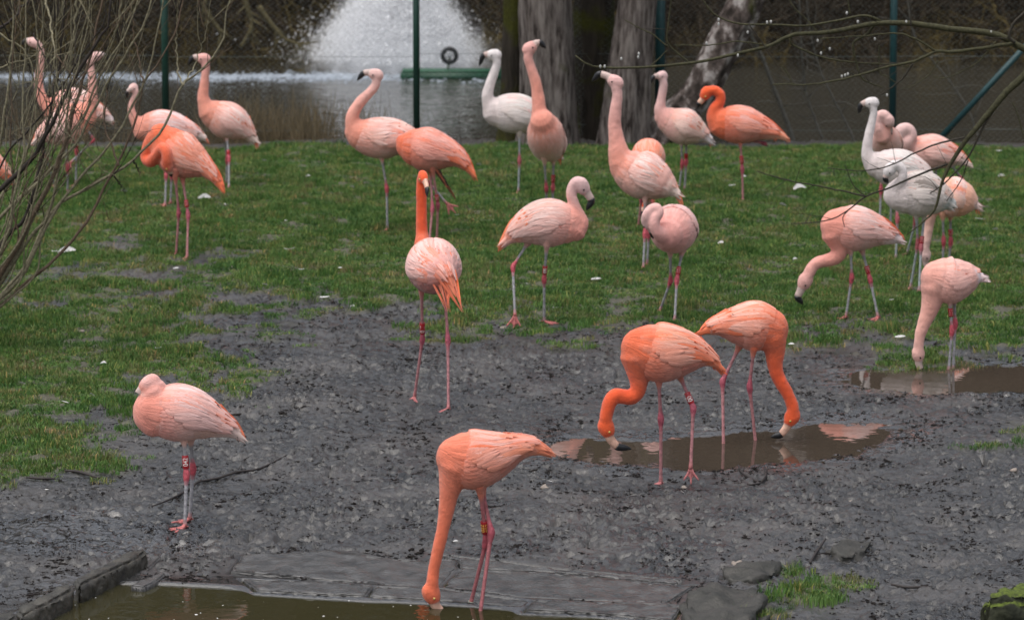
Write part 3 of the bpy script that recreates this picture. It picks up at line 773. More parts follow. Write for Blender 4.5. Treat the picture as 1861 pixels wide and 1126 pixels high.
# ------------------------------------------------------------------ thicket on the far bank
M_TWIG = simple_mat('thicket_twigs', (.042, .033, .023), .9, .1, 0, 1.2, .6)
M_TWIGG = simple_mat('thicket_olive', (.115, .088, .034), .9, .1, 0, 1.2, .5)
def shrub_mesh(seed, wdt, hgt, nst, ntw, r0, droop=0):
    r_ = random.Random(seed); mb = MB()
    for s in range(nst):
        p = Vector((r_.uniform(-wdt, wdt) * .35, r_.uniform(-.6, .6), -.3)); d = Vector((r_.gauss(0, .45), r_.gauss(0, .3), 1)).normalized(); L_ = hgt * r_.uniform(.5, 1); pts = [p]
        for j in range(7):
            d = (d + Vector((r_.gauss(0, .16), r_.gauss(0, .16), r_.gauss(0, .08) - droop * j * .03))).normalized(); pts.append(pts[-1] + d * L_ / 7)
        rr_ = r0 * r_.uniform(.5, 1.4)
        mb.tube(pts, [rr_ * (1 - j / 8.5) for j in range(8)], 4, False)
        for t in range(ntw):
            q = r_.random(); k = min(int(q * 7), 6); s0 = pts[k].lerp(pts[k + 1], q * 7 - k)
            d2 = Vector((r_.gauss(0, 1), r_.gauss(0, .8), r_.gauss(.15 - droop * .5, .7))).normalized(); l2 = r_.uniform(.25, 1.0); pp = [s0]
            for j in range(4): d2 = (d2 + Vector((r_.gauss(0, .22), r_.gauss(0, .22), r_.gauss(0, .22)))).normalized(); pp.append(pp[-1] + d2 * l2 / 4)
            mb.tube(pp, [rr_ * .35, rr_ * .28, rr_ * .2, rr_ * .14, rr_ * .05], 3, False)
    me = bpy.data.meshes.new('shrub'); me.from_pydata(mb.v, [], mb.f); return me
c_sh = make_source('shrubs', [shrub_mesh(200 + k, 2.2, 3.2, 26, 22, .022) for k in range(4)], M_TWIG)
c_sg = make_source('shrubs_olive', [shrub_mesh(300 + k, 2.2, 2.6, 22, 30, .016, 1) for k in range(3)], M_TWIGG)
pts, rz, sc = [], [], []
for row, (yy, ns, s0) in enumerate(((52.0, 26, .6), (53.2, 26, .9), (54.6, 24, 1.2), (56.5, 24, 1.6), (59, 30, 2.2), (62, 34, 3.0), (68, 34, 3.2), (76, 34, 3.6))):
    for k in range(ns):
        x = (k - ns / 2 + rng.uniform(-.4, .4)) * (30 / ns) * (1 + row * .12); y = yy + rng.uniform(-.5, .5)
        pts.append((x, y, gz(x, y) - .05)); rz.append(rng.uniform(0, 6.28)); v = s0 * rng.uniform(.8, 1.2); sc.append((v, v, v))
o = scatter('far_thicket', pts, np.array(rz), sc, c_sh, .1); tag(o, 'dense bare brown thicket on the far bank of the pond', 'thicket', kind='stuff')
pts, rz, sc = [], [], []
for k in range(34):
    x = rng.uniform(-6.5, 1.0) if k < 26 else rng.uniform(1, 7); y = rng.uniform(51.2, 53.5)
    pts.append((x, y, gz(x, y) + .1)); rz.append(rng.uniform(0, 6.28)); v = rng.uniform(.45, .85); sc.append((v, v, v))
o = scatter('olive_brush', pts, np.array(rz), sc, c_sg, .15); tag(o, 'olive brown drooping brush overhanging the far water edge', 'brush', kind='stuff')
# a few drooping boughs one can tell apart over the far water
M_BOUGH = simple_mat('bough', (.10, .085, .045), .9, .1, .4, 30, .4)
for k, (label, tr) in enumerate([
    ('pale bough hanging in a forked curve over the far water, left of the fountain', [(440, -20), (452, 22), (458, 48), (447, 70), (438, 86)]),
    ('twisted bough reaching right and sagging just above the far waterline', [(470, 12), (490, 40), (508, 62), (520, 72), (545, 80), (580, 76)]),
    ('thin bare bough slanting down behind the twigs at upper left', [(380, -20), (372, 15), (388, 40), (402, 62), (396, 84)])]):
    pts = [at(x, y, 50.4 + .2 * k) for x, y in tr]; mb = MB(); cc = crom([[*p, .035 - .005 * i] for i, p in enumerate(pts)], 20)
    mb.tube([Vector(c[:3]) for c in cc], list(np.maximum(cc[:, 3], .006)), 7)
    for t in range(6):
        s0 = Vector(cc[5 + 2 * t][:3]); d = Vector((random.gauss(0, .6), random.gauss(0, .3), -random.uniform(.2, .9))).normalized()
        mb.tube([s0, s0 + d * .12, s0 + d * .22 + Vector((.03, 0, -.02))], [.012, .009, .004], 4)
    o = mb.build('bough', M_BOUGH, None, origin=pts[0]); tag(o, label, 'bough', 'boughs over the far water')

# dry stalks and brambles at the near edge of the pond
M_STALK = simple_mat('dry_stalk', (.16, .125, .075), .9, .1, 0, 3, .4)
def stalk_mesh(seed):
    r_ = random.Random(seed); mb = MB()
    for i in range(14):
        x, y = r_.gauss(0, .12), r_.gauss(0, .10); h = r_.uniform(.12, .5); lx = r_.gauss(0, .09)
        mb.tube([(x, y, -.05), (x + lx * .4, y, h * .5), (x + lx, y + r_.gauss(0, .03), h)], [.0035, .003, .0015], 3, False)
    me = bpy.data.meshes.new('stalks'); me.from_pydata(mb.v, [], mb.f); return me
c_st = make_source('stalks', [stalk_mesh(400 + k) for k in range(5)], M_STALK)
pts = []
for k in range(150):
    px = random.choice([random.uniform(420, 580), random.uniform(-100, 700), random.uniform(380, 620)]); y = random.uniform(36.5, 38.2); x = at(px, 270, y).x; pts.append((x, y, gz(x, y)))
o = scatter('dry_stalks', pts, rng.uniform(0, 6.28, len(pts)), np.repeat(rng.uniform(.5, 1.0, len(pts))[:, None], 3, 1), c_st, .1); tag(o, 'dry straw-coloured stalks along the near pond bank behind the fence', 'dry stalks', kind='stuff')
c_br = make_source('brambles', [shrub_mesh(500 + k, .8, .55, 9, 8, .006, 1) for k in range(3)], simple_mat('bramble', (.045, .036, .026), .9, .1))
pts = []
for k in range(46):
    px = random.choice([random.uniform(860, 960), random.uniform(1180, 1320), random.uniform(-100, 620)]); y = random.uniform(36.9, 38.4); x = at(px, 270, y).x; pts.append((x, y, gz(x, y)))
o = scatter('brambles', pts, rng.uniform(0, 6.28, len(pts)), np.repeat(rng.uniform(.5, 1.1, len(pts))[:, None], 3, 1), c_br, .2); tag(o, 'dark tangled brambles along the foot of the fence', 'brambles', kind='stuff')
# thin grey saplings rising out of the water edge on the right
M_SAP = simple_mat('sapling_bark', (.10, .095, .08), .8, .2, .3, 20, .3)
for k, (label, tr, w) in enumerate([
    ('bent grey sapling standing right of the leaning pale trunk', [(1442, 285), (1440, 250), (1422, 200), (1402, 150), (1386, 105), (1368, 70), (1352, 20), (1345, -120)], 5),
    ('thin dark sapling with a crook, between the sapling and the white flamingos', [(1504, 285), (1496, 255), (1484, 225), (1470, 185), (1462, 150), (1455, 60), (1450, -100)], 2.6),
    ('slender sapling leaning left, right of the crooked one', [(1560, 285), (1548, 245), (1528, 205), (1510, 170), (1488, 120), (1470, 40), (1462, -90)], 2.4),
    ('pale fine sapling near the right-hand fence post', [(1790, 285), (1775, 240), (1762, 205), (1742, 170), (1700, 115), (1660, 60), (1640, -80)], 2.2)]):
    Yk = 37.3 + .15 * k; pts = [at(x, y, Yk) for x, y in tr]; pts[0].z = gz(pts[0].x, Yk) - .03
    m_ = (at(931, 200, Yk) - at(930, 200, Yk)).length
    root = empty('sapling', pts[0]); tag(root, label, 'sapling', 'saplings by the pond')
    cc = crom([[*p, w * m_ * (1 - .08 * i)] for i, p in enumerate(pts)], 30); mb = MB(); mb.tube([Vector(c[:3]) for c in cc], list(cc[:, 3]), 7); mb.build('stem', M_SAP, root)
    r_ = random.Random(600 + k)
    for t in range(16):
        mb = MB(); s0 = Vector(cc[r_.randint(4, 29)][:3]); d = Vector((r_.gauss(0, 1), r_.gauss(0, .4), r_.uniform(.1, 1))).normalized(); pp = [s0]
        for j in range(4): d = (d + Vector((r_.gauss(0, .25), r_.gauss(0, .1), r_.gauss(0, .25)))).normalized(); pp.append(pp[-1] + d * r_.uniform(.05, .14))
        mb.tube(pp, [.005, .004, .003, .0022, .001], 4)
        mb.build('twig', M_SAP, root)
# ------------------------------------------------------------------ flamingos
def gzs(x, y):
    g_ = gheight(x + np.array([-.05, -.025, 0, .025, .05, 0, 0, .03, -.03]), y + np.array([0, 0, 0, 0, 0, .05, -.05, .03, -.03]))
    return float(g_.mean()) + .003
PAL = {
 'orange': dict(neck=[(.80, .150, .060), (.83, .105, .030), (.84, .110, .028)], breast=(.80, .175, .080), body=(.78, .29, .20), belly=(.62, .21, .15),
                wA=(.82, .26, .15), wB=(.87, .52, .45), acc=(.86, .15, .04), rump=(.82, .24, .13), plume=(.86, .16, .05),
                leg=(.46, .20, .21), knee=(.46, .10, .14), foot=(.50, .17, .17), low=(.50, .22, .23)),
 'pink': dict(neck=[(.84, .32, .23), (.83, .41, .34), (.80, .50, .46)], breast=(.85, .32, .23), body=(.82, .44, .38), belly=(.64, .36, .30),
              wA=(.82, .41, .35), wB=(.90, .69, .64), acc=(.87, .25, .14), rump=(.84, .62, .54), plume=(.88, .20, .07),
              leg=(.34, .33, .34), knee=(.58, .10, .13), foot=(.55, .17, .16), low=(.38, .37, .39)),
 'white': dict(neck=[(.74, .64, .62), (.76, .68, .67), (.78, .72, .71)], breast=(.74, .62, .60), body=(.74, .64, .60), belly=(.66, .56, .50),
               wA=(.66, .56, .51), wB=(.78, .72, .69), acc=(.74, .42, .38), rump=(.74, .68, .64), plume=(.72, .50, .44),
               leg=(.36, .38, .40), knee=(.50, .13, .15), foot=(.50, .18, .18), low=(.38, .41, .42)),
}
def lerp(a, b, t): return tuple(a[i] + (b[i] - a[i]) * t for i in range(3))
def number_on_band(txt, c0, ax, out, r, length, mat, parent, down=False, cols=1):
    """raised print that runs along the leg, wrapped on the band"""
    cu = bpy.data.curves.new('print', 'FONT'); cu.body = txt; cu.size = 1; cu.align_x = 'CENTER'; cu.align_y = 'CENTER'; cu.offset = 0.012
    to = bpy.data.objects.new('print', cu); COL.objects.link(to)
    me = bpy.data.meshes.new_from_object(to.evaluated_get(bpy.context.evaluated_depsgraph_get()))
    bpy.data.objects.remove(to)
    vs = np.array([v.co[:] for v in me.vertices]); ctr = (vs.max(0) + vs.min(0)) / 2; ext = (vs.max(0) - vs.min(0))
    s = length / ext[0]; side = ax.cross(out)
    sg = -1 if down else 1
    mb = MB()
    for kcol in range(cols):
        a0 = 0 if cols == 1 else (kcol - .5) * 1.35
        pts = []
        for v in vs:
            u = (v[0] - ctr[0]) * s * sg; w = (v[1] - ctr[1]) * s * (1.25 if cols == 1 else .95) * sg
            ang = -w / r + a0
            pts.append(c0 + ax * u - (out * math.cos(ang) + side * math.sin(ang)) * -1 * (r + .0009))
        mb.add(pts, [tuple(p.vertices) for p in me.polygons])
    return mb.build('band_number', mat, parent, smooth=False)

def bird(b):
    pal = dict(PAL[b['pal']])
    for k_, v_ in b.get('over', {}).items():
        if b['pal'] == 'white': pal[k_] = v_
        else:
            m3 = (.96, .86, .88) if b['pal'] == 'orange' else (.98, .95, 1.04)
            pal[k_] = [tuple(c[i] * m3[i] for i in range(3)) for c in v_] if k_ == 'neck' else tuple(v_[i] * m3[i] for i in range(3))
    rows = [l.get('g', l['f'][1]) for l in b['legs'] if 'air' not in l]
    if 'row' in b: rows = [b['row']]
    Y0 = sum(ground(930, r).y for r in rows) / len(rows)
    m = (at(931, 500, Y0) - at(930, 500, Y0)).length
    xc = b['body'][len(b['body']) // 2][0]; ty = math.tan(R(b.get('yaw', 0)))
    def P(x, y, d=0.0): return at(x, y, Y0 + d + ty * (x - xc) * m)
    def P4(q): return [*P(q[0], q[1], q[3] if len(q) > 3 else 0), q[2] * m]
    seed = int(b['body'][0][0] * 7 + b['body'][0][1]); rr = random.Random(seed)
    base = P(xc, rows[0])
    rootloc = Vector((base.x, Y0, 0)); rootloc.z = gzs(base.x, Y0)
    root = empty('flamingo', rootloc)
    tag(root, b['label'], 'flamingo', 'flamingos standing and feeding in the enclosure')
    # ---- body surface
    ST = crom([P4(q) for q in b['body']], 36); ST[:, 3] = np.maximum(ST[:, 3], .006)
    C = [Vector(q[:3]) for q in ST]; RR = ST[:, 3]
    n = len(C); A = (C[-1] - C[0]).normalized()
    S = A.cross(Vector((0, 0, 1)))
    S = S.normalized() if S.length > .15 else Vector((1, 0, 0))
    if abs(S.y) > .3:
        if S.y > 0: S = -S
    wr = b.get('wr', .80)
    Ts, Us, Ss = [], [], []
    for i in range(n):
        T = (C[min(i + 1, n - 1)] - C[max(i - 1, 0)]).normalized()
        s2 = (S - T * S.dot(T)).normalized(); U = s2.cross(T)
        if U.z < 0: U = -U
        Ts.append(T); Ss.append(s2); Us.append(U)
    def surf(t, ang, off=0.0):
        q = min(max(t, 0), 1) * (n - 1); i = min(int(q), n - 2); f = q - i
        c = C[i].lerp(C[i + 1], f); U = Us[i].lerp(Us[i + 1], f); s_ = Ss[i].lerp(Ss[i + 1], f); r = RR[i] * (1 - f) + RR[i + 1] * f
        if t > 1: c = c + Ts[-1] * ((t - 1) * Lb)
        return c + U * (math.cos(ang) * (r + off)) + s_ * (math.sin(ang) * (r * wr + off))
    Lb = sum((C[i + 1] - C[i]).length for i in range(n - 1))
    def rad(t):
        q = min(max(t, 0), 1) * (n - 1); i = min(int(q), n - 2); f = q - i
        return RR[i] * (1 - f) + RR[i + 1] * f
    vs, fs = [], []
    NR = 20
    rings = []
    for ph in (80, 58, 32): rings.append((C[0] - Ts[0] * RR[0] * math.sin(R(ph)), RR[0] * math.cos(R(ph)), 0))
    for i in range(n): rings.append((C[i], RR[i], i))
    for ph in (35, 75): rings.append((C[-1] + Ts[-1] * RR[-1] * math.sin(R(ph)), RR[-1] * math.cos(R(ph)), n - 1))
    for c, r, i in rings:
        for k in range(NR):
            a = 2 * math.pi * k / NR
            vs.append(c + Us[i] * math.cos(a) * r + Ss[i] * math.sin(a) * r * wr)
    mbb = MB(); nn = len(rings)
    fs = [(i * NR + k, i * NR + (k + 1) % NR, (i + 1) * NR + (k + 1) % NR, (i + 1) * NR + k) for i in range(nn - 1) for k in range(NR)]
    fs += [tuple(range(NR))[::-1], tuple((nn - 1) * NR + k for k in range(NR))]
    mbb.add(vs, fs)
    for q in b['body'][:-2]:      # full round volume at every traced station
        c4_ = P4(q); c_ = Vector(c4_[:3]); r_ = c4_[3] * .985
        j_ = min(range(n), key=lambda i: (C[i] - c_).length)
        ev = []
        for i in range(11):
            th = math.pi * i / 10
            for k in range(14):
                ph = 2 * math.pi * k / 14
                ev.append(c_ + (Ts[j_] * math.cos(th) + Us[j_] * math.sin(th) * math.cos(ph) + Ss[j_] * math.sin(th) * math.sin(ph) * wr) * r_)
        mbb.add(ev, [(i * 14 + k, i * 14 + (k + 1) % 14, (i + 1) * 14 + (k + 1) % 14, (i + 1) * 14 + k) for i in range(10) for k in range(14)])
    # ---- neck and head
    NK = None; hd = None
    if b.get('neck'):
        pts = [P4(q) for q in b['neck']]
        if b.get('head'):
            h4 = P4(b['head']); hc = Vector(h4[:3]); hr = h4[3]
            pts.append([*hc, hr * .72])
        NK = crom(pts, 9 * len(pts))
        NK[:, 3] *= 1 + .05 * fbm(np.arange(len(NK)) * .09 + seed, np.zeros(len(NK)) + 3.3, 3)
        T0 = Vector(NK[1, :3] - NK[0, :3]).normalized(); r0_ = NK[0, 3]
        pre = [(Vector(NK[0, :3]) - T0 * r0_ * math.sin(R(ph)), r0_ * math.cos(R(ph))) for ph in (78, 55, 30)]
        nv, nf = tube_geo([p for p, _ in pre] + [Vector(q[:3]) for q in NK], [r for _, r in pre] + list(NK[:, 3]), 16, True); mbb.add(nv, nf)
    if b.get('head'):
        bk = [P(*q) for q in b['beak']]
        hd = (bk[0] - hc).normalized()
        lat = (bk[1] - bk[0]).cross(bk[2] - bk[1])
        lat = lat.normalized() if lat.length > 1e-5 else S
        if abs(lat.dot(hd)) > .5: lat = S
        lat = (lat - hd * lat.dot(hd)).normalized(); hu = lat.cross(hd)
        hv, hf = [], []
        for i in range(13):
            th = math.pi * i / 12
            for k in range(14):
                ph = 2 * math.pi * k / 14
                x = math.cos(th); y = math.sin(th)
                tap = 1 - .16 * x
                hv.append(hc + hd * (x * hr * 1.28 + hr * .06) + (hu * math.cos(ph) + lat * math.sin(ph) * .80) * y * hr * .95 * tap)
        for i in range(12):
            for k in range(14): hf.append((i * 14 + k, i * 14 + (k + 1) % 14, (i + 1) * 14 + (k + 1) % 14, (i + 1) * 14 + k))
        mbb.add(hv, hf)
        if NK is not None:
            pass
    # ---- leg joints
    legs = []
    for li, l in enumerate(b['legs']):
        sd_ = l.get('d', -.035 if li == 0 else .035)
        g = l.get('g', l['f'][1])
        Yf = ground(l['f'][0], g).y if 'air' not in l else Y0 + l.get('air', 0)
        if abs(Yf - Y0) > .45: Yf = Y0 + .45 * (1 if Yf > Y0 else -1)
        dF = Yf - Y0
        hip = at(l['h'][0], l['h'][1], Y0 + sd_); kn = at(l['k'][0], l['k'][1], Y0 + (sd_ + dF) / 2 * 1.0)
        fo = at(l['f'][0], l['f'][1], Yf)
        if 'air' not in l and 'g' not in l: fo.z = gzs(fo.x, fo.y) + .005
        legs.append((hip, kn, fo, l))
        up = (hip - kn).normalized()
        th = [hip + up * .05, hip, hip.lerp(kn, .16), hip.lerp(kn, .36)]
        tv, tf = tube_geo(th, [.030, .026, .015, .0085], 10, True); mbb.add(tv, tf)
    # ---- one continuous skin: union, then smoothed
    me = bpy.data.meshes.new('body'); me.from_pydata([tuple(v) for v in mbb.v], [], mbb.f)
    tmp = bpy.data.objects.new('tmp', me); COL.objects.link(tmp)
    md = tmp.modifiers.new('r', 'REMESH'); md.mode = 'VOXEL'; md.voxel_size = .0055
    md2 = tmp.modifiers.new('s', 'SMOOTH'); md2.iterations = 7; md2.factor = .5
    dg = bpy.context.evaluated_depsgraph_get()
    nm = bpy.data.meshes.new_from_object(tmp.evaluated_get(dg)); bpy.data.objects.remove(tmp); bpy.data.meshes.remove(me)
    nm.name = 'body'
    V = np.zeros(len(nm.vertices) * 3); nm.vertices.foreach_get('co', V); V = V.reshape(-1, 3)
    NV0 = np.zeros(len(V) * 3); nm.vertices.foreach_get('normal', NV0); NV0 = NV0.reshape(-1, 3)
    if NK is not None:      # soften the shoulder where the neck grows out of the breast
        E = np.zeros(len(nm.edges) * 2, dtype=np.int32); nm.edges.foreach_get('vertices', E); E = E.reshape(-1, 2)
        deg = np.bincount(E.ravel(), minlength=len(V))[:, None]
        d1 = (np.linalg.norm(V[:, None, :] - ST[None, :, :3], axis=2) - RR[None, :] * .92).min(1)
        nb = max(4, len(NK) * 3 // 5)
        d2 = (np.linalg.norm(V[:, None, :] - NK[None, :nb, :3], axis=2) - NK[None, :nb, 3]).min(1)
        wsm = np.exp(-(np.maximum(d1, d2).clip(0) / .022) ** 2)[:, None]
        if b.get('head'):   # and where the neck runs into the back of the head
            d3 = np.linalg.norm(V - np.array(hc[:]), axis=1) - hr * 1.05
            d4 = (np.linalg.norm(V[:, None, :] - NK[None, nb:, :3], axis=2) - NK[None, nb:, 3]).min(1)
            wsm = np.maximum(wsm, np.exp(-(np.maximum(d3, d4).clip(0) / .009) ** 2)[:, None])
        NV = np.zeros(len(V) * 3); nm.vertices.foreach_get('normal', NV); NV = NV.reshape(-1, 3)
        for it in range(45):
            s_ = np.zeros_like(V); np.add.at(s_, E[:, 0], V[E[:, 1]]); np.add.at(s_, E[:, 1], V[E[:, 0]])
            dl = s_ / deg - V; out_ = (dl * NV).sum(1)[:, None]
            V = V + .6 * wsm * (dl - NV * np.minimum(out_, 0) * .93)
    D = np.linalg.norm(V[:, None, :] - ST[None, :, :3], axis=2) / (RR[None, :] + .004)
    bi = D.argmin(1); db = D[np.arange(len(V)), bi]; tb = bi / (n - 1)
    Ub = np.array([u[:] for u in Us])[bi]; Sb = np.array([u[:] for u in Ss])[bi]; rel = V - ST[bi, :3]
    ang = np.arctan2((rel * Sb).sum(1), (rel * Ub).sum(1)); ca_ = np.cos(ang)
    arr = lambda c: np.array(c)[None, :]
    nz_ = fbm(tb * 6 + seed, ang * 2.5, 3)
    colr = arr(pal['body']) * np.ones((len(V), 1))
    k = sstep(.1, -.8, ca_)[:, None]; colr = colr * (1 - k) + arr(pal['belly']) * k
    k = (sstep(.40, .10, tb + nz_ * .2))[:, None]; brc = np.array(lerp(pal['breast'], pal['neck'][0], .7))[None, :] if pal['neck'] else arr(pal['breast']); colr = colr * (1 - k) + brc * k
    k = (sstep(.66, .86, tb + nz_ * .12))[:, None]; colr = colr * (1 - k) + arr(pal['rump']) * k
    flow = np.stack([tb * .25, ca_ * .30 + (seed % 37) * .1, np.sin(ang) * .30], 1)
    if NK is not None:
        D2 = np.linalg.norm(V[:, None, :] - NK[None, :, :3], axis=2) / (NK[None, :, 3] + .003)
        ki = D2.argmin(1); dn = D2[np.arange(len(V)), ki]; sn = ki / (len(NK) - 1)
        nc = np.array(pal['neck']); q = sn * (len(nc) - 1); qi = np.clip(q.astype(int), 0, len(nc) - 2); qf = (q - qi)[:, None]
        ncol = nc[qi] * (1 - qf) + nc[qi + 1] * qf
        w = sstep(-.35, .55, db - dn + nz_ * .1)[:, None]
        if b.get('head'): # bare pale skin between eye and beak
            dh = ((V - np.array(hc[:])) * np.array(hd[:])).sum(1) / hr
            dist = np.linalg.norm(V - np.array(hc[:]), axis=1) / hr
            lor = (sstep(.85, 1.15, dh) * sstep(1.6, 1.3, dist))[:, None]
            ncol = ncol * (1 - lor) + arr((.74, .58, .52)) * lor
        colr = colr * (1 - w) + ncol * w
        flow = flow * (1 - w) + ((V - np.array(rootloc[:])) * .9) * w
    # bare thigh skin fades to leg colour
    for hip, kn, fo, l in legs:
        h_ = np.array(hip[:]); k_ = np.array(kn[:]); ax_ = (k_ - h_) / np.linalg.norm(k_ - h_)
        u = ((V - h_) @ ax_) / np.linalg.norm(k_ - h_); dd = np.linalg.norm(np.cross(V - h_, ax_), axis=1)
        w = (sstep(.12, .3, u) * sstep(.04, .025, dd))[:, None]
        colr = colr * (1 - w) + arr(pal['leg']) * w
    colr = colr * (1 + fbm(V[:, 0] * 14 + seed, V[:, 2] * 14 + V[:, 1] * 9, 3) * .10)[:, None]
    c4 = np.ones((len(V), 4), dtype=np.float32); c4[:, :3] = np.clip(colr, 0, .95)
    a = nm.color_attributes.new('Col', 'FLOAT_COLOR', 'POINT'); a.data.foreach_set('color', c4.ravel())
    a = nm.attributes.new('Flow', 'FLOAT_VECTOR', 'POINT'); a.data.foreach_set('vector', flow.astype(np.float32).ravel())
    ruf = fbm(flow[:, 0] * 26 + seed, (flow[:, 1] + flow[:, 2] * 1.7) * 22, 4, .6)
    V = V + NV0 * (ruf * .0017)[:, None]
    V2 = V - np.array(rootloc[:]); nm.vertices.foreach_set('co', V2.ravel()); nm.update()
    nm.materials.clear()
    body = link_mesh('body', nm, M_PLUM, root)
    # ---- feathers
    def feather_mb(): 
        f_ = MB(); f_.flow = []; return f_
    def feather(mb, fn, L_, w_, col, coltip, sag=0.0, nseg=6, cup=.0024, notch=.0):
        """fn(s, side) -> point; side in -1..1 across"""
        prof = [.55, .90, 1.0, .92, .70, .40, .0][:nseg] + [.06]
        vs_, cs_, fl = [], [], []
        r1, r2 = rr.random() * 40, rr.random() * 40
        for i in range(nseg + 1):
            s = i / nseg; pw = prof[i] if i < nseg else .08
            cc = lerp(col, coltip, s)
            for sd2 in (-1, -.5, 0, .5, 1):
                vs_.append(fn(s, sd2 * pw * w_, cup * (1 - abs(sd2))))
                kk = 1 - .05 * abs(sd2)
                cs_.append(tuple(x * kk for x in cc)); fl.append((r1 + s * L_ * 1.2, r2 + sd2 * .16, 0))
        fs_ = [(i * 5 + j, i * 5 + j + 1, (i + 1) * 5 + j + 1, (i + 1) * 5 + j) for i in range(nseg) for j in range(4)]
        mb.add(vs_, fs_, cs_); mb.flow += fl
    def finish(mb, name, parent=root):
        o = mb.build(name, M_FEATH, parent)
        a = o.data.attributes.new('Flow', 'FLOAT_VECTOR', 'POINT'); a.data.foreach_set('vector', np.array(mb.flow, dtype=np.float32).ravel())
        return o
    t_lo = b.get('wt', (.10, .80))
    fscale = b.get('fs', rr.uniform(.88, 1.18))
    for sgn in (1, -1):
        mb = feather_mb()
        nrow = 15
        for ri in range(nrow):
            u = ri / (nrow - 1); t0 = t_lo[0] + (t_lo[1] - t_lo[0]) * u
            amax = 112 - 22 * abs(u - .4) - (30 * (1 - u) ** 3) - 22 * max(0, u - .6)
            r0 = max(rad(t0 + .08), .02)
            na = max(3, int(R(amax) * r0 / (.0160 + .004 * u)))
            for ai in range(na):
                fa = (ai + .5 * (ri % 2) + rr.uniform(-.25, .25)) / na
                a0 = R(4 + amax * fa) * sgn
                L_ = (.080 + .075 * u) * rr.uniform(.85, 1.2) * fscale
                # longer feathers half way down the side: the folded wing edge
                L_ *= 1 + .5 * math.exp(-((fa - .55) / .22) ** 2)
                lt = L_ / Lb; w_ = (.0140 + .0040 * u) * rr.uniform(.85, 1.15) * fscale
                tmax = .93 - .08 * rr.random()
                if t0 + lt > tmax: lt = tmax - t0
                drift = R(rr.gauss(0, 6) + 13 * (1 - u) * (1 - fa)) * sgn
                mixc = rr.random()
                hue = fbm(np.array([t0 * 7 + seed * .1]), np.array([a0 * 2.2]), 2)[0]
                cA = lerp(pal['wA'], pal['wB'], min(1, max(0, .5 + hue * 2.2 + rr.gauss(0, .42))))
                if rr.random() < b.get('accp', .16) and fa < .75: cA = lerp(cA, pal['acc'], rr.uniform(.4, .95))
                if b['pal'] == 'pink' and t0 + lt > .72 and .12 < fa < .78 and rr.random() < .12 + b.get('accp', .16) * 2.0: cA = lerp(cA, pal['acc'], rr.uniform(.6, 1))
                if fa > .72: cA = lerp(cA, pal['body'], .7)
                if u < .2: cA = lerp(cA, pal['breast'], .6 * (1 - u / .2))
                if b['pal'] == 'orange' and t0 + lt > .80: cA = lerp(cA, pal['plume'], rr.uniform(.3, .9))
                tip = lerp(cA, pal['wB'], rr.uniform(.1, .75) * (.25 if b['pal'] == 'orange' and t0 + lt > .80 else 1))
                br = rr.uniform(.90, 1.08); cA = tuple(min(.93, x * br) for x in cA)
                lift = rr.uniform(.6, 1.5); edge = .007 * math.exp(-((fa - .92) / .16) ** 2) * min(1, u * 4)
                def fn(s, x, cup, t0=t0, lt=lt, a0=a0, drift=drift, lift=lift, edge=edge):
                    t = t0 + lt * s; r = max(rad(t), .022)
                    return surf(t, a0 + drift * s + x / r, .0015 + edge * min(1, u * 3) + lift * .0047 * (.15 + .85 * min(1, u * 4)) * s ** .8 + cup)
                feather(mb, fn, L_, w_, cA, tip)
        # tertials: long feathers closing the wing
        for i in range(9):
            fa = i / 8; a0 = R(18 + 62 * fa + rr.uniform(-4, 4)) * sgn; t0 = .50 + .09 * fa + rr.uniform(-.03, .03)
            L_ = .17 * rr.uniform(.85, 1.1); lt = min(L_ / Lb, .97 - t0)
            c1 = lerp(pal['wB'], pal['acc'], (.15 + .75 * rr.random()) if b.get('accp', .16) > 0.05 else .1)
            def fn(s, x, cup, t0=t0, lt=lt, a0=a0):
                t = t0 + lt * s; r = max(rad(t), .02)
                return surf(t, a0 * (1 - .35 * s) + x / r, .002 + .011 * s + cup)
            feather(mb, fn, L_, .014, c1, lerp(c1, pal['wB'], .5))
        finish(mb, 'wing')
    # small contour feathers of flank, belly and breast
    mb = feather_mb()
    for ri in range(20):
        u = ri / 19; t0 = .03 + .80 * u
        lo_a = 150 if u < .0 else (60 if u < .14 else 100 - 10 * abs(u - .4))
        r0 = max(rad(t0), .02); na = int(2 * R(180 - lo_a) * r0 / .017)
        for ai in range(na):
            a0 = R(lo_a) + (2 * math.pi - 2 * R(lo_a)) * (ai + .5 * (ri % 2) + rr.uniform(-.2, .2)) / na
            L_ = .050 * rr.uniform(.8, 1.3); lt = L_ / Lb
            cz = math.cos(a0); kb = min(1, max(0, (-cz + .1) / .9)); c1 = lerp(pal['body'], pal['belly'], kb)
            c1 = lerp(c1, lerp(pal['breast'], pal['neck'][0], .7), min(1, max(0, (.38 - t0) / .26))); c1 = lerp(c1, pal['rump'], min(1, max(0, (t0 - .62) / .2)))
            c1 = lerp(c1, pal['wB'], rr.uniform(0, .22)); br = rr.uniform(.92, 1.05); c1 = tuple(x * br for x in c1)
            def fn(s, x, cup, t0=t0, lt=lt, a0=a0):
                t = t0 + lt * s; r = max(rad(t), .02)
                return surf(t, a0 + x / r, -.0006 + .0040 * s + cup * .4)
            feather(mb, fn, L_, .0105, c1, lerp(c1, pal['wB'], .25), nseg=4)
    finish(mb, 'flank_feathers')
    # rump coverts and tail plumes
    mb = feather_mb()
    tipn = C[-1]
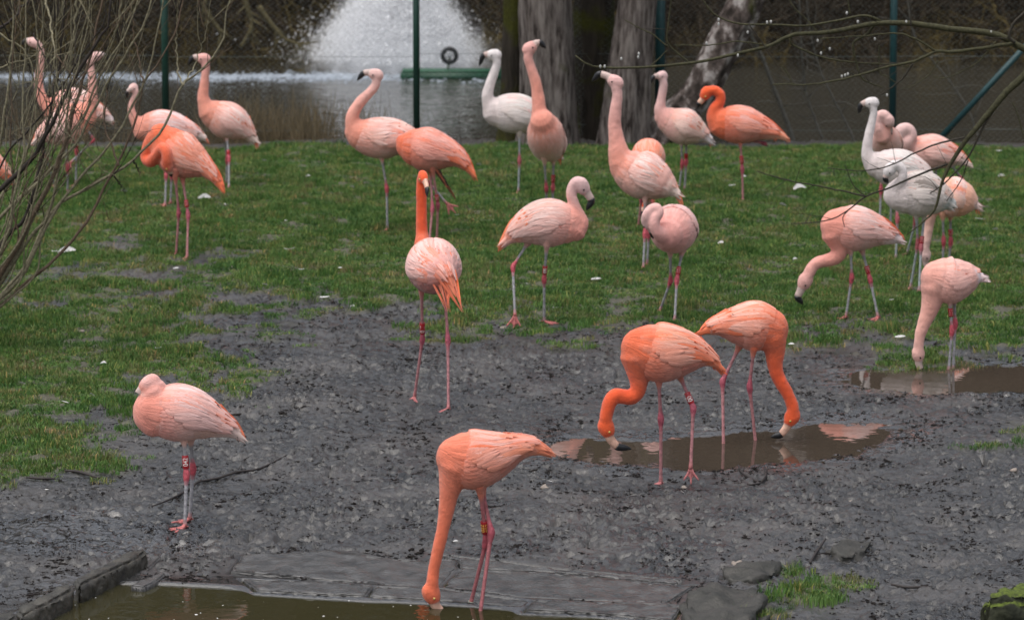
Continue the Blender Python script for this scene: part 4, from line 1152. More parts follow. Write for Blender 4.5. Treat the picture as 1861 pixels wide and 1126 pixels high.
    for i in range(16):
        a0 = R(rr.uniform(60, 300)); L_ = .075 * rr.uniform(.8, 1.2); t0 = rr.uniform(.84, .97); lt = L_ / Lb
        def fn(s, x, cup, t0=t0, lt=lt, a0=a0):
            t = t0 + lt * s; r = max(rad(t), .02)
            return surf(t, a0 + x / r, .002 - .004 * s + cup)
        c1 = lerp(pal['rump'], pal['wB'], rr.random() * .6) if b['pal'] != 'orange' else lerp(pal['rump'], pal['plume'], rr.random())
        feather(mb, fn, L_, .013, c1, lerp(c1, (.9, .8, .76), .3 if b['pal'] != 'orange' else 0))
    finish(mb, 'tail')
    if b.get('plume'):
        mb = feather_mb()
        for (px_, py_, *rest) in b['plume']:
            d_ = rest[0] if rest else 0; spr = rest[1] if len(rest) > 1 else 5; npl = rest[2] if len(rest) > 2 else 7
            black = len(rest) > 3 and rest[3]; en_r = px_ > xc
            spr *= 1.9; npl = int(npl * 1.5)
            for i in range(npl):
                f_ = i / max(1, npl - 1) - .5
                st = surf(.62 + .2 * rr.random(), R(f_ * 130 + rr.uniform(-8, 8)), .010)
                en = P(px_ - abs(f_) * spr * .55 * (1 if en_r else -1) + rr.gauss(0, 1.4), py_ + rr.gauss(0, 1.5) + f_ * spr * .55 - abs(f_) * spr * .55, d_ + f_ * .045)
                ctl = st.lerp(en, .55) + Vector((0, 0, .012 + .012 * rr.random())) + Ts[-1] * .01
                ctr_dir = (en - st).normalized(); vw = Vector((0, 1, -.1))
                sv = ctr_dir.cross(vw).normalized() * .8 + S * .35
                c1 = lerp(pal['plume'], pal['wB'], rr.uniform(0, .3)); c2 = lerp(pal['plume'], pal['wB'], rr.uniform(0, .25))
                if black and i % 2 == 0: c1 = c2 = (.02, .018, .02)
                def fn(s, x, cup, st=st, en=en, ctl=ctl, sv=sv):
                    p = st * (1 - s) ** 2 + ctl * 2 * s * (1 - s) + en * s * s
                    return p + sv * x * .75 - vw * cup
                feather(mb, fn, .15, .0150 * rr.uniform(.8, 1.2), c1, c2)
        finish(mb, 'tail_plumes')
    # ---- beak and eyes
    if b.get('head'):
        blk = b.get('black', .5)
        p0 = hc + (bk[0] - hc) * .55
        bl = crom([[*p0, hr * .60], [*bk[0], hr * .50], [*bk[1], hr * .44], [*(bk[1].lerp(bk[2], .55)), hr * .33], [*bk[2], hr * .07]], 19)
        # arc length split
        seg = np.linalg.norm(bl[1:, :3] - bl[:-1, :3], axis=1); cum = np.concatenate([[0], np.cumsum(seg)]) / seg.sum()
        want = (bk[1].lerp(bk[0], .02) if b['pal'] == 'orange' and not b.get('pinkbeak') else bk[1].lerp(bk[0], .25))
        cut = int(np.linalg.norm(bl[:, :3] - np.array(want[:]), axis=1).argmin())
        cut = min(max(cut, 3), 16)
        def bloft(rows_):
            v_, f_ = [], []
            for i in rows_:
                T = Vector(bl[min(i + 1, 18), :3] - bl[max(i - 1, 0), :3]).normalized()
                l2 = (lat - T * lat.dot(T)).normalized(); u2 = l2.cross(T)
                for k in range(12):
                    a = 2 * math.pi * k / 12; q = .72
                    v_.append(Vector(bl[i, :3]) + u2 * math.cos(a) * bl[i, 3] + l2 * math.sin(a) * bl[i, 3] * q)
            for j in range(len(rows_) - 1):
                for k in range(12): f_.append((j * 12 + k, j * 12 + (k + 1) % 12, (j + 1) * 12 + (k + 1) % 12, (j + 1) * 12 + k))
            f_ += [tuple(range(12))[::-1], tuple((len(rows_) - 1) * 12 + k for k in range(12))]
            return v_, f_
        m1 = MB(); m1.add(*bloft(range(0, cut + 1))); bo = m1.build('beak', M_BEAKO if b['pal'] == 'orange' else M_BEAK, root)
        if blk > 0:
            m2 = MB(); m2.add(*bloft(range(cut, 19))); m2.build('beak_tip', M_BLACK, bo)
        for sg in ((1, -1) if not b.get('noeye') else ()):
            e = MB(); ec = hc + hd * hr * b.get('eyef', .42) + hu * hr * .12 + lat * sg * hr * .70
            er = max(.0058, hr * .13)
            vv = []; ff = []
            for i in range(7):
                th = math.pi * i / 6
                for k in range(8):
                    ph = 2 * math.pi * k / 8; vv.append(ec + Vector((math.sin(th) * math.cos(ph), math.sin(th) * math.sin(ph), math.cos(th))) * er)
            for i in range(6):
                for k in range(8): ff.append((i * 8 + k, i * 8 + (k + 1) % 8, (i + 1) * 8 + (k + 1) % 8, (i + 1) * 8 + k))
            e.add(vv, ff); e.build('eye', M_EYE_Y if b['pal'] == 'orange' or b.get('yeye') else M_EYE_D, root)
    # ---- legs, feet, bands
    lo = []
    for hip, kn, fo, l in legs:
        mb = MB(); q = b.get('lr', 1.0)
        upv = (hip - kn).normalized(); dn_ = (fo - kn).normalized()
        seq = [(hip + upv * .02, .010, 'leg'), (hip.lerp(kn, .35), .0085, 'leg'), (hip.lerp(kn, .70), .0085, 'leg'), (kn + upv * .035, .0105, 'knee'), (kn + upv * .014, .0145, 'knee'), (kn, .0165, 'knee'),
               (kn + dn_ * .016, .0155, 'knee'), (kn + dn_ * .036, .0115, 'knee'), (kn + dn_ * .052, .0092, 'low'), (kn.lerp(fo, .45), .0080, 'low'), (kn.lerp(fo, .75), .0080, 'low'),
               (fo - dn_ * .035, .0086, 'low'), (fo - dn_ * .018, .0105, 'foot'), (fo, .0105, 'foot')]
        path = crom([[*p, r * q] for p, r, c in seq], 40)
        ks = [np.array(p[:]) for p, r, c in seq]
        cols = []
        for pt in path:
            j = min(range(len(ks)), key=lambda i: np.linalg.norm(ks[i] - pt[:3])); cols.append(pal[seq[j][2]])
        cols = [lerp(cols[max(0, i - 1)], cols[min(len(cols) - 1, i + 1)], .5) for i in range(len(cols))]
        mb.tube([Vector(p[:3]) for p in path], list(path[:, 3]), 9, True, cols)
        leg = mb.build('leg', M_LEG, root); lo.append(leg)
        # foot
        t = l.get('t', 200)
        fm = MB()
        if isinstance(t, (tuple, list)):
            Yt = fo.y + (t[2] if len(t) > 2 else -.02)
            tp = at(t[0], t[1], Yt); dr = (tp - fo); flen = max(.06, min(.11, dr.length)); dr.normalize()
            vwd = Vector((0, 1, -.15)).normalized(); sdv = dr.cross(vwd).normalized(); flat_ = False
        else:
            a = R(t); dr = Vector((math.cos(a), math.sin(a), 0)); sdv = Vector((-math.sin(a), math.cos(a), 0)); flen = .092; flat_ = True
        nrm = dr.cross(sdv).normalized()
        if nrm.z < 0 and flat_: nrm = -nrm
        tips = []
        for k, (a2, l2) in enumerate(((-34, .86), (0, 1), (34, .9))):
            dv = dr * math.cos(R(a2)) + sdv * math.sin(R(a2))
            pts = [fo - (dn_ * .008), fo + dv * flen * l2 * .33 - (Vector((0, 0, .004)) if flat_ else Vector()), fo + dv * flen * l2 * .7 - (Vector((0, 0, .008)) if flat_ else Vector()), fo + dv * flen * l2 - (Vector((0, 0, .010)) if flat_ else Vector())]
            pp = crom([[*p] for p in pts], 9)
            fm.tube([Vector(p) for p in pp], [.0088, .0082, .0070, .0066, .0060, .0062, .0052, .0046, .0022], 7, True, pal['foot'])
            tips.append([Vector(p) for p in pp])
        # webs: closed thin skins between the toes
        for k in (0, 1):
            A_, B_ = tips[k], tips[k + 1]
            top, bot = [], []
            vs_, fs_ = [], []
            rowsw = 6
            for i in range(rowsw):
                pa, pb = A_[i + 1], B_[i + 1]
                for j in range(5):
                    s = j / 4; p = pa.lerp(pb, s); pull = (1 - (2 * s - 1) ** 2) * (.012 * i / rowsw) * 1.4
                    p = p - dr * pull
                    vs_.append(p + nrm * .0015); vs_.append(p - nrm * .0015)
            idx = lambda i, j, k2: (i * 5 + j) * 2 + k2
            for i in range(rowsw - 1):
                for j in range(4):
                    fs_.append((idx(i, j, 0), idx(i, j + 1, 0), idx(i + 1, j + 1, 0), idx(i + 1, j, 0)))
                    fs_.append((idx(i, j, 1), idx(i + 1, j, 1), idx(i + 1, j + 1, 1), idx(i, j + 1, 1)))
            for j in range(4):
                fs_.append((idx(rowsw - 1, j, 0), idx(rowsw - 1, j + 1, 0), idx(rowsw - 1, j + 1, 1), idx(rowsw - 1, j, 1)))
            fm.add(vs_, fs_, tuple(x * .85 for x in pal['foot']))
        back = fo - dr * .018 + (Vector((0, 0, .004)) if flat_ else Vector())
        fm.tube([fo, back], [.006, .003], 6, True, pal['foot'])
        fm.build('foot', M_LEG, leg)
    for bd in b.get('bands', []):
        li, (bx, by), hpx, txt = bd[:4]
        hip, kn, fo, l = legs[li]
        seg_up = by <= l['k'][1]
        p, q_ = (hip, kn) if seg_up else (kn, fo)
        pa, qa = ((l['h'], l['k']) if seg_up else (l['k'], l['f']))
        fr_ = (by - pa[1]) / (qa[1] - pa[1]); c0 = p.lerp(q_, fr_); ax = (p - q_).normalized()
        hl = hpx * m / 2; r = .0160 * b.get('lr', 1.0) * bd[5] if len(bd) > 5 else .0152 * b.get('lr', 1.0)
        mat = bd[4] if len(bd) > 4 and bd[4] else M_BAND
        mb = MB()
        # open sleeve with wall thickness
        prof = [(-hl, r - .003), (-hl, r - .0006), (-hl + .001, r), (hl - .001, r), (hl, r - .0006), (hl, r - .003)]
        o1 = ax.orthogonal().normalized(); o2 = ax.cross(o1)
        vs_, fs_ = [], []
        for (z_, r_) in prof:
            for k in range(16):
                a = 2 * math.pi * k / 16; vs_.append(c0 + ax * z_ + (o1 * math.cos(a) + o2 * math.sin(a)) * r_)
        for i in range(len(prof)):
            i2 = (i + 1) % len(prof)
            for k in range(16): fs_.append((i * 16 + k, i * 16 + (k + 1) % 16, i2 * 16 + (k + 1) % 16, i2 * 16 + k))
        mb.add(vs_, fs_)
        ob = mb.build('leg_band', mat, root)
        out = Vector((0, -1, .1)); out = (out - ax * out.dot(ax)).normalized()
        if txt:
            if txt == '*':       # print too small to read: worn white strokes
                mb = MB()
                for k in range(3):
                    zz = (k - 1) * hl * .5
                    for a_ in (-.5, .45):
                        sv = ax.cross(out)
                        c_ = c0 + ax * (zz + rr.uniform(-.001, .001))
                        pts = [c_ + (out * math.cos(a_ + da) + sv * math.sin(a_ + da)) * (r + .0006) for da in (-.3, 0, .3)]
                        mb.tube(pts, .0011, 4, True)
                mb.build('band_number', M_BANDW, ob)
            else:
                number_on_band(txt.strip('!yc'), c0, ax, out, r, hl * 2 * .62, M_BANDY if 'y' in txt else M_BANDW, ob, down='!' in txt, cols=2 if 'c' in txt else 1)
    return root

BIRDS = [
 dict(label='pale pink flamingo with raised head looking left, hindmost behind the bare stems at far left', pal='pink', row=342, over=dict(acc=(.88, .22, .08), rump=(.80, .66, .60)),
  body=[(98, 200, 20), (115, 192, 26), (135, 190, 29), (155, 194, 24), (172, 203, 17), (188, 210, 11), (200, 217, 7)], neck=[(96, 200, 18), (84, 190, 12), (74, 172, 9), (70, 148, 8), (73, 118, 7), (74, 95, 6.5), (69, 82, 7)],
  head=(60, 77, 9.5), beak=[(51, 74), (45, 75), (40, 82)], legs=[dict(h=(140, 225), k=(139, 273), f=(138, 341), t=180), dict(h=(150, 222), k=(171, 254), f=(128, 296), t=(122, 306), air=0, d=.03)],
  plume=[(206, 226, 0, 4, 6)], bands=[(0, (139, 262), 12, '*')]),
 dict(label='pale pink flamingo facing right with drooping orange tail, behind the stems at far left', pal='pink', row=358,
  body=[(150, 212, 26), (135, 220, 33), (117, 230, 33), (100, 237, 27), (86, 241, 18), (75, 246, 10), (66, 254, 5)], neck=[(152, 212, 24), (162, 195, 15), (167, 175, 10), (168, 150, 8), (166, 130, 6.5), (165, 114, 6.5)],
  head=(174, 103, 9.5), beak=[(184, 99), (191, 101), (197, 109)], legs=[dict(h=(120, 258), k=(123, 305), f=(123, 355), t=10), dict(h=(78, 258), k=(84, 285), f=(100, 345), t=190)],
  plume=[(57, 265, 0, 5, 7)]),
 dict(label='pale pink flamingo with S-curved neck and spread white tail, behind the orange preening one', pal='pink', over=dict(wB=(.88, .72, .66)),
  body=[(262, 232, 22), (280, 232, 30), (300, 232, 31), (322, 234, 26), (342, 238, 17), (358, 244, 10), (370, 249, 6)], neck=[(260, 236, 20), (248, 222, 11), (240, 206, 7.5), (239, 190, 6), (245, 176, 5.5), (247, 168, 6)],
  head=(242, 160, 9), beak=[(236, 163, -.03), (231, 169, -.04), (231, 179, -.04)], legs=[dict(h=(300, 262), k=(302, 318), f=(300, 377), t=190), dict(h=(311, 262), k=(312, 318), f=(310, 372), t=185)],
  plume=[(380, 262, 0, 6, 6)]),
 dict(label='bright orange flamingo preening its breast with looped neck, on grass beside the bare stems', pal='orange', yaw=-20, accp=.45, over=dict(wA=(.88, .26, .12), rump=(.88, .26, .12)),
  body=[(297, 256, 29), (310, 268, 38), (325, 279, 42), (342, 288, 37), (360, 297, 26), (376, 308, 16), (390, 323, 9), (402, 340, 5)],
  neck=[(293, 248, 24), (280, 258, 18), (270, 272, 13.5), (267, 287, 12), (275, 293, 11, -.05), (286, 281, 10, -.1), (295, 270, 10, -.14), (302, 276, 10, -.16), (304, 290, 10, -.16)],
  head=(304, 300, 11.5, -.15), beak=[(308, 309, -.14), (311, 315, -.12), (312, 322, -.1)], black=.25, legs=[dict(h=(318, 318), k=(325, 386), f=(320, 466), t=200), dict(h=(331, 320), k=(342, 390), f=(340, 472), t=225)],
  plume=[(410, 350, 0, 12, 11)], bands=[(1, (340, 370), 13, '*')]),
 dict(label='salmon pink flamingo standing upright facing left in front of the pond, green post behind it', pal='pink', over=dict(neck=[(.86, .34, .22), (.85, .36, .25), (.84, .44, .36)]),
  body=[(381, 205, 20), (393, 210, 28), (410, 218, 33.5), (428, 226, 30), (442, 235, 21), (453, 245, 12), (462, 253, 8)], neck=[(380, 204, 20), (373, 190, 14), (369, 175, 10.5), (371, 155, 8.5), (373, 136, 7.5), (374, 120, 7.5)],
  head=(370, 107, 11), beak=[(358, 104), (350, 106), (342, 119)], legs=[dict(h=(412, 248), k=(416, 286), f=(416, 346), t=200), dict(h=(408, 248), k=(413, 290), f=(411, 336), t=190)],
  plume=[(468, 270, 0, 4, 6)], bands=[(0, (415, 277), 8, '')]),
 dict(label='salmon pink flamingo facing left, stretching one leg and black-tipped wing back under its neighbour', pal='pink', over=dict(body=(.80, .42, .30)),
  body=[(646, 240, 20), (658, 245, 29), (675, 249, 35), (695, 251, 37), (715, 250, 34), (735, 252, 26), (752, 256, 17), (768, 262, 10)], neck=[(648, 240, 20), (641, 226, 14.5), (641, 210, 11.5), (650, 192, 10.5), (662, 178, 9.5), (674, 166, 8.5), (683, 153, 8)],
  head=(683, 136, 12), beak=[(670, 132), (660, 134), (649, 146)], legs=[dict(h=(693, 282), k=(703, 342), f=(704, 421), t=260), dict(h=(735, 275), k=(778, 330), f=(813, 371), t=(829, 388), air=.1, d=.1)],
  plume=[(829, 361, .22, 6, 8, True), (812, 335, .2, 8, 6)]),
 dict(label='coral flamingo with hidden head, body tilted, beside the salmon one near the fence post', pal='orange', yaw=-15, accp=.25, over=dict(wA=(.84, .34, .26), wB=(.84, .46, .38), body=(.80, .36, .28)),
  body=[(733, 258, 14), (745, 266, 26), (760, 269, 36), (778, 272, 40), (797, 275, 34), (814, 279, 26), (830, 286, 18), (845, 298, 11), (858, 312, 6)],
  neck=[(738, 262, 18, .05), (738, 262, 12, .16), (752, 262, 10, .24), (768, 268, 9, .28), (780, 276, 9, .26)], head=(788, 284, 11, .24), beak=[(794, 288, .22), (798, 292, .2), (800, 298, .18)],
  legs=[dict(h=(786, 306), k=(796, 372), f=(794, 432), t=260), dict(h=(782, 306), k=(786, 378), f=(780, 438), t=240)], plume=[(868, 328, 0, 12, 10)], bands=[(0, (795, 359), 12, '*')]),
 dict(label='pink-bodied flamingo seen from behind, orange neck raised straight, at the mud edge', pal='orange', yaw=0, over=dict(wA=(.84, .42, .34), wB=(.88, .64, .57), body=(.82, .46, .40), belly=(.60, .24, .20)), accp=.10,
  body=[(778, 466, 30, .16), (783, 476, 44, .08), (787, 482, 50, 0), (790, 487, 47, -.08), (796, 492, 36, -.15), (806, 498, 22, -.2), (815, 508, 12, -.23), (822, 520, 6, -.25)], wr=.97, wt=(.2, .78),
  neck=[(768, 445, 16, .16), (767, 425, 11.5, .2), (766, 400, 10.3, .2), (766, 370, 10, .2), (766, 345, 10, .2), (767, 326, 10, .2)],
  head=(769, 322, 12, .15), beak=[(774, 333, .11), (776, 343, .08), (776, 357, .06)], legs=[dict(h=(766, 520), k=(768, 615), f=(753, 726), t=250), dict(h=(808, 528), k=(814, 617), f=(815, 744), t=218)],
  plume=[(818, 566, -.28, 12, 9), (841, 566, -.3, 6, 4)], bands=[(0, (768, 596), 22, '017')]),
 dict(label='white flamingo facing left on one leg, behind the pink one by the thick trunk', pal='white', over=dict(acc=(.80, .38, .36)),
  body=[(895, 205, 18), (906, 204, 28), (922, 205, 34), (942, 207, 35), (960, 212, 30), (976, 220, 20), (988, 228, 11), (998, 236, 6)], neck=[(897, 205, 20), (889, 190, 13), (886, 172, 10.5), (891, 152, 9), (898, 132, 8), (903, 114, 7.5)],
  head=(898, 100, 11.5), beak=[(886, 99), (878, 102), (871, 120)], legs=[dict(h=(944, 240), k=(944, 291), f=(942, 356), t=195), dict(h=(952, 236), k=(975, 268), f=(968, 240), t=(966, 252), air=.05)], plume=[(1000, 240, 0, 4, 4)]),
 dict(label='pink flamingo facing the camera with head turned right and beak raised, before the thick trunk', pal='pink', row=392, wr=.97, accp=.06, wt=(.3, .8), over=dict(neck=[(.87, .35, .24), (.86, .36, .25), (.82, .44, .36)], body=(.82, .44, .32), belly=(.74, .46, .32)),
  body=[(986, 222, 24, -.15), (990, 236, 32, -.09), (993, 250, 34.5, -.02), (997, 262, 33, .06), (1003, 270, 24, .13), (1009, 277, 14, .18), (1014, 284, 7, .22)],
  neck=[(984, 222, 22, -.13), (980, 200, 14, -.13), (978, 178, 12, -.12), (974, 152, 10, -.12), (966, 126, 9, -.12), (960, 106, 8.5, -.12)],
  head=(963, 88, 12.5, -.12), beak=[(974, 79, -.12), (982, 78, -.12), (992, 88, -.12)], legs=[dict(h=(989, 288), k=(993, 342), f=(993, 388), t=250), dict(h=(1006, 288), k=(1005, 340), f=(1004, 388), t=290)],
  plume=[(1020, 300, .22, 8, 6)], bands=[(1, (1005, 324), 14, '*')]),
 dict(label='tall pink flamingo with long neck stretched up and black beak pointing left, centre right', pal='pink', yaw=-12, over=dict(neck=[(.86, .34, .23), (.84, .42, .33), (.82, .50, .43)]),
  body=[(1128, 294, 20), (1138, 304, 31), (1153, 313, 40), (1170, 319, 43), (1187, 326, 38), (1203, 334, 27), (1217, 342, 16), (1230, 350, 8)], neck=[(1130, 296, 24), (1124, 275, 19), (1120, 250, 14.5), (1117, 225, 12), (1119, 198, 10.8), (1122, 172, 9.5)],
  head=(1118, 149, 13.5), beak=[(1102, 138), (1089, 135), (1076, 148)], eyef=.3, legs=[dict(h=(1172, 355), k=(1172, 424), f=(1169, 497), t=200), dict(h=(1178, 355), k=(1179, 424), f=(1176, 490), t=190)], plume=[(1241, 376, 0, 4, 7)]),
 dict(label='orange flamingo seen from behind without visible head, behind the tall pink one', pal='orange', row=424, wr=.97, accp=.45, over=dict(wA=(.88, .32, .18), wB=(.88, .46, .34)), wt=(.2, .8),
  body=[(1178, 275, 20, .16), (1178, 280, 28, .08), (1178, 283, 30, 0), (1178, 287, 28, -.07), (1180, 296, 20, -.13), (1184, 310, 11, -.17), (1187, 325, 6, -.2)],
  neck=[(1178, 290, 14, .2), (1176, 310, 10, .24), (1172, 335, 8, .26), (1170, 355, 7, .26)], head=(1170, 372, 10, .25), beak=[(1168, 380, .22), (1166, 386, .2), (1164, 392, .18)],
  legs=[dict(h=(1168, 312), k=(1166, 360), f=(1160, 420), t=200), dict(h=(1186, 312), k=(1186, 360), f=(1184, 424), t=250)], plume=[(1189, 370, -.2, 9, 6)]),
 dict(label='pale pink flamingo facing left with white tail, beneath the leaning mossy trunk', pal='pink', row=358, over=dict(body=(.76, .52, .40), belly=(.70, .52, .38), wA=(.80, .52, .42), wB=(.82, .60, .50), rump=(.80, .76, .72), neck=[(.82, .46, .38), (.80, .50, .43), (.78, .54, .48)]),
  body=[(1206, 213, 17), (1218, 220, 25), (1233, 227, 31), (1248, 232, 32), (1262, 238, 24), (1276, 245, 14), (1288, 252, 8)], neck=[(1208, 213, 17), (1200, 200, 11.5), (1201, 186, 8.5), (1204, 168, 7.6), (1206, 153, 7.5)],
  head=(1203, 138, 10), beak=[(1194, 138, -.03), (1187, 141, -.05), (1184, 152, -.06)], legs=[dict(h=(1238, 256), k=(1240, 297), f=(1234, 356), t=200), dict(h=(1247, 256), k=(1247, 293), f=(1244, 356), t=190)], plume=[(1295, 268, 0, 4, 4)], bands=[(1, (1247, 283), 9, '')]),
 dict(label='vivid orange flamingo with bent neck and pale beak, on one leg by the far fence', pal='orange', accp=.30, over=dict(wA=(.88, .32, .20), wB=(.88, .48, .40), rump=(.88, .50, .34)),
  body=[(1306, 225, 20), (1320, 225, 30), (1338, 226, 34), (1358, 228, 32), (1378, 232, 24), (1396, 238, 16), (1412, 243, 10), (1424, 248, 6)], neck=[(1307, 228, 20), (1298, 214, 14), (1299, 198, 11), (1308, 186, 9.5), (1309, 173, 9), (1300, 165, 9), (1291, 165, 9)],
  head=(1283, 170, 11.5), beak=[(1277, 180), (1271, 188), (1268, 196)], black=.2, legs=[dict(h=(1345, 255), k=(1349, 306), f=(1350, 375), t=180), dict(h=(1358, 254), k=(1392, 262), f=(1360, 250), t=(1356, 256), air=.06)], plume=[(1436, 259, 0, 10, 9), (1412, 256, -.02, 8, 6)], bands=[(0, (1348, 290), 14, '*')]),
 dict(label='pale pink flamingo walking right with head bent down and black beak, centre of the lawn', pal='pink', yaw=8, accp=.10, over=dict(neck=[(.88, .36, .26), (.82, .48, .40), (.76, .52, .46)], wA=(.78, .44, .34), wB=(.82, .60, .50), breast=(.87, .38, .28), acc=(.88, .30, .18), rump=(.88, .36, .24)),
  body=[(1042, 410, 27), (1025, 407, 37), (1004, 405, 43), (982, 406, 41), (962, 411, 33), (945, 419, 23), (931, 428, 14), (920, 437, 8)], neck=[(1045, 413, 26), (1055, 402, 15), (1049, 385, 11), (1042, 367, 10), (1038, 350, 9.5), (1042, 336, 9.5), (1050, 331, 11)],
  head=(1057, 338, 15), beak=[(1069, 354), (1075, 365), (1066, 382)], legs=[dict(h=(994, 444), k=(989, 506), f=(989, 590), t=-8), dict(h=(960, 440), k=(932, 484), f=(936, 574), t=(933, 602), g=600)],
  plume=[(905, 455, 0, 8, 10)], bands=[(0, (989, 490), 16, '090')]),
 dict(label='pink flamingo preening its breast with neck looped round, facing the camera centre right', pal='pink', wr=.97, accp=.05, wt=(.22, .8), over=dict(breast=(.84, .40, .32), wA=(.84, .46, .38), wB=(.86, .60, .54), neck=[(.85, .40, .32), (.84, .48, .40), (.80, .52, .44)]),
  body=[(1216, 424, 30, -.15), (1220, 419, 40, -.08), (1224, 416, 43.5, 0), (1226, 416, 42, .08), (1228, 422, 32, .15), (1230, 430, 18, .21), (1231, 438, 8, .26)],
  neck=[(1212, 428, 22, -.18), (1198, 424, 13, -.24), (1190, 412, 10.5, -.26), (1191, 397, 10, -.26), (1197, 386, 9.5, -.25), (1192, 378, 9.5, -.24), (1182, 382, 9.5, -.24), (1176, 393, 10, -.24)],
  head=(1176, 404, 12.5, -.22), beak=[(1181, 415, -.22), (1184, 423, -.21), (1187, 434, -.19)], legs=[dict(h=(1218, 455), k=(1219, 510), f=(1199, 575), t=235), dict(h=(1240, 455), k=(1230, 508), f=(1226, 588), t=250)],
  bands=[(1, (1232, 492), 15, '*')]),
 dict(label='orange flamingo feeding with S-bent neck in front of the middle puddle', pal='orange', yaw=6, lr=1.05, accp=.34, over=dict(wA=(.87, .34, .19), wB=(.87, .50, .38)),
  body=[(1155, 628, 26), (1167, 633, 40), (1184, 638, 51), (1204, 640, 54), (1225, 640, 49), (1245, 640, 40), (1264, 642, 29), (1281, 648, 18), (1296, 656, 10), (1307, 664, 6)],
  neck=[(1160, 650, 34), (1160, 676, 22), (1161, 694, 17), (1158, 711, 15), (1146, 721, 14.3), (1131, 720, 14), (1119, 719, 14), (1109, 729, 13.5), (1104, 744, 12.5), (1101, 760, 12)],
  head=(1102, 777, 16.5), beak=[(1110, 798), (1122, 811), (1147, 815)], black=.42, legs=[dict(h=(1197, 688), k=(1201, 760), f=(1201, 872), t=215), dict(h=(1234, 680), k=(1260, 740), f=(1255, 852), t=(1256, 880), g=878)],
  plume=[(1316, 682, 0, 12, 8), (1302, 672, 0, 8, 6)], bands=[(1, (1253, 723), 22, '100!')]),
 dict(label='orange flamingo facing right with its beak in the middle puddle', pal='orange', yaw=6, lr=1.05, accp=.24, over=dict(wA=(.87, .36, .22), wB=(.88, .58, .47)),
  body=[(1407, 602, 26), (1396, 596, 38), (1380, 593, 45), (1362, 591, 44), (1343, 590, 36), (1325, 590, 27), (1308, 592, 18), (1294, 596, 12), (1282, 600, 7)],
  neck=[(1402, 612, 30), (1408, 636, 20), (1408, 656, 16), (1411, 676, 13.2), (1420, 696, 12.3), (1430, 712, 11.5), (1437, 728, 11), (1441, 742, 11.5)],
  head=(1439, 758, 15.5), beak=[(1429, 777), (1419, 789), (1401, 794)], black=.42, legs=[dict(h=(1370, 632), k=(1362, 702), f=(1374, 796), t=220), dict(h=(1345, 626), k=(1313, 692), f=(1315, 802), t=210)],
  plume=[(1267, 610, 0, 12, 9), (1310, 613, 0, 5, 4, True)]),
 dict(label='pale pink flamingo resting with its head laid on its breast, front left on the mud', pal='pink', yaw=10, noeye=1, lr=1.05, accp=.10, over=dict(breast=(.89, .32, .21), wA=(.86, .44, .34), wB=(.87, .62, .54), neck=[(.89, .34, .24), (.87, .42, .32), (.84, .50, .42)], belly=(.74, .46, .34)),
  body=[(270, 744, 28), (282, 745, 39), (300, 747, 48), (322, 749, 52), (345, 753, 49), (366, 758, 41), (386, 765, 31), (404, 773, 22), (420, 780, 15), (433, 788, 9)],
  neck=[(278, 770, 24), (264, 758, 22), (260, 740, 18), (266, 724, 15), (280, 712, 14, -.02), (290, 706, 13), (284, 701, 14)],
  head=(272, 698, 18), beak=[(257, 709), (251, 718), (247, 726)], black=0, legs=[dict(h=(334, 797), k=(339, 862), f=(336, 954), t=205), dict(h=(346, 797), k=(351, 850), f=(345, 941), t=190)],
  plume=[(447, 799, 0, 8, 8), (436, 803, 0, 6, 3, True)], bands=[(0, (338, 839), 24, '042')]),
 dict(label='coral flamingo with straight lowered neck feeding in the front pool', pal='orange', yaw=5, lr=1.08, accp=.2, over=dict(wA=(.86, .34, .22), wB=(.86, .50, .41), neck=[(.86, .27, .16), (.86, .22, .11), (.86, .20, .09)], plume=(.90, .32, .17), leg=(.46, .17, .18), low=(.46, .17, .18), knee=(.44, .10, .13)),
  body=[(824, 826, 30), (834, 832, 43), (850, 835, 53), (870, 833, 54), (890, 829, 48), (910, 823, 39), (930, 816, 29), (950, 812, 21), (968, 812, 15), (984, 816, 10)],
  neck=[(830, 850, 38), (822, 873, 26), (816, 896, 19), (812, 922, 14.8), (807, 950, 12.8), (801, 978, 11.8), (794, 1008, 11.2), (788, 1038, 10.8)],
  head=(784, 1078, 18), beak=[(792, 1100), (801, 1110), (814, 1117)], black=.3, legs=[dict(h=(872, 884), k=(884, 982), f=(854, 1090), t=200), dict(h=(875, 884), k=(893, 966), f=(870, 1104), t=195)],
  plume=[(1010, 830, 0, 11, 10)], bands=[(0, (880, 957), 25, '022yc'), (0, (857, 1083), 6, '', M_RING, .8)]),
 dict(label='pink flamingo reaching down left with horizontal neck over the grass, right side', pal='pink', yaw=6, accp=.22, over=dict(acc=(.90, .26, .14), wA=(.87, .48, .38), wB=(.88, .62, .53), breast=(.87, .38, .27), neck=[(.88, .34, .24), (.86, .38, .28), (.80, .44, .36)], rump=(.84, .68, .62)),
  body=[(1514, 410, 21), (1522, 410, 32), (1536, 413, 39), (1554, 415, 41), (1572, 417, 37), (1590, 420, 29), (1607, 425, 21), (1621, 430, 14), (1634, 434, 8)],
  neck=[(1518, 425, 26), (1524, 444, 18), (1525, 458, 15), (1517, 468, 13.5), (1503, 473, 12), (1489, 476, 11), (1478, 483, 10.5), (1471, 495, 10.5)],
  head=(1463, 511, 14.5), beak=[(1454, 530), (1450, 540), (1459, 553)], yeye=0, legs=[dict(h=(1546, 452), k=(1548, 504), f=(1537, 583), t=190), dict(h=(1566, 452), k=(1581, 506), f=(1596, 584), t=215)],
  plume=[(1646, 437, 0, 7, 7)], bands=[(1, (1576, 490), 14, '*')]),
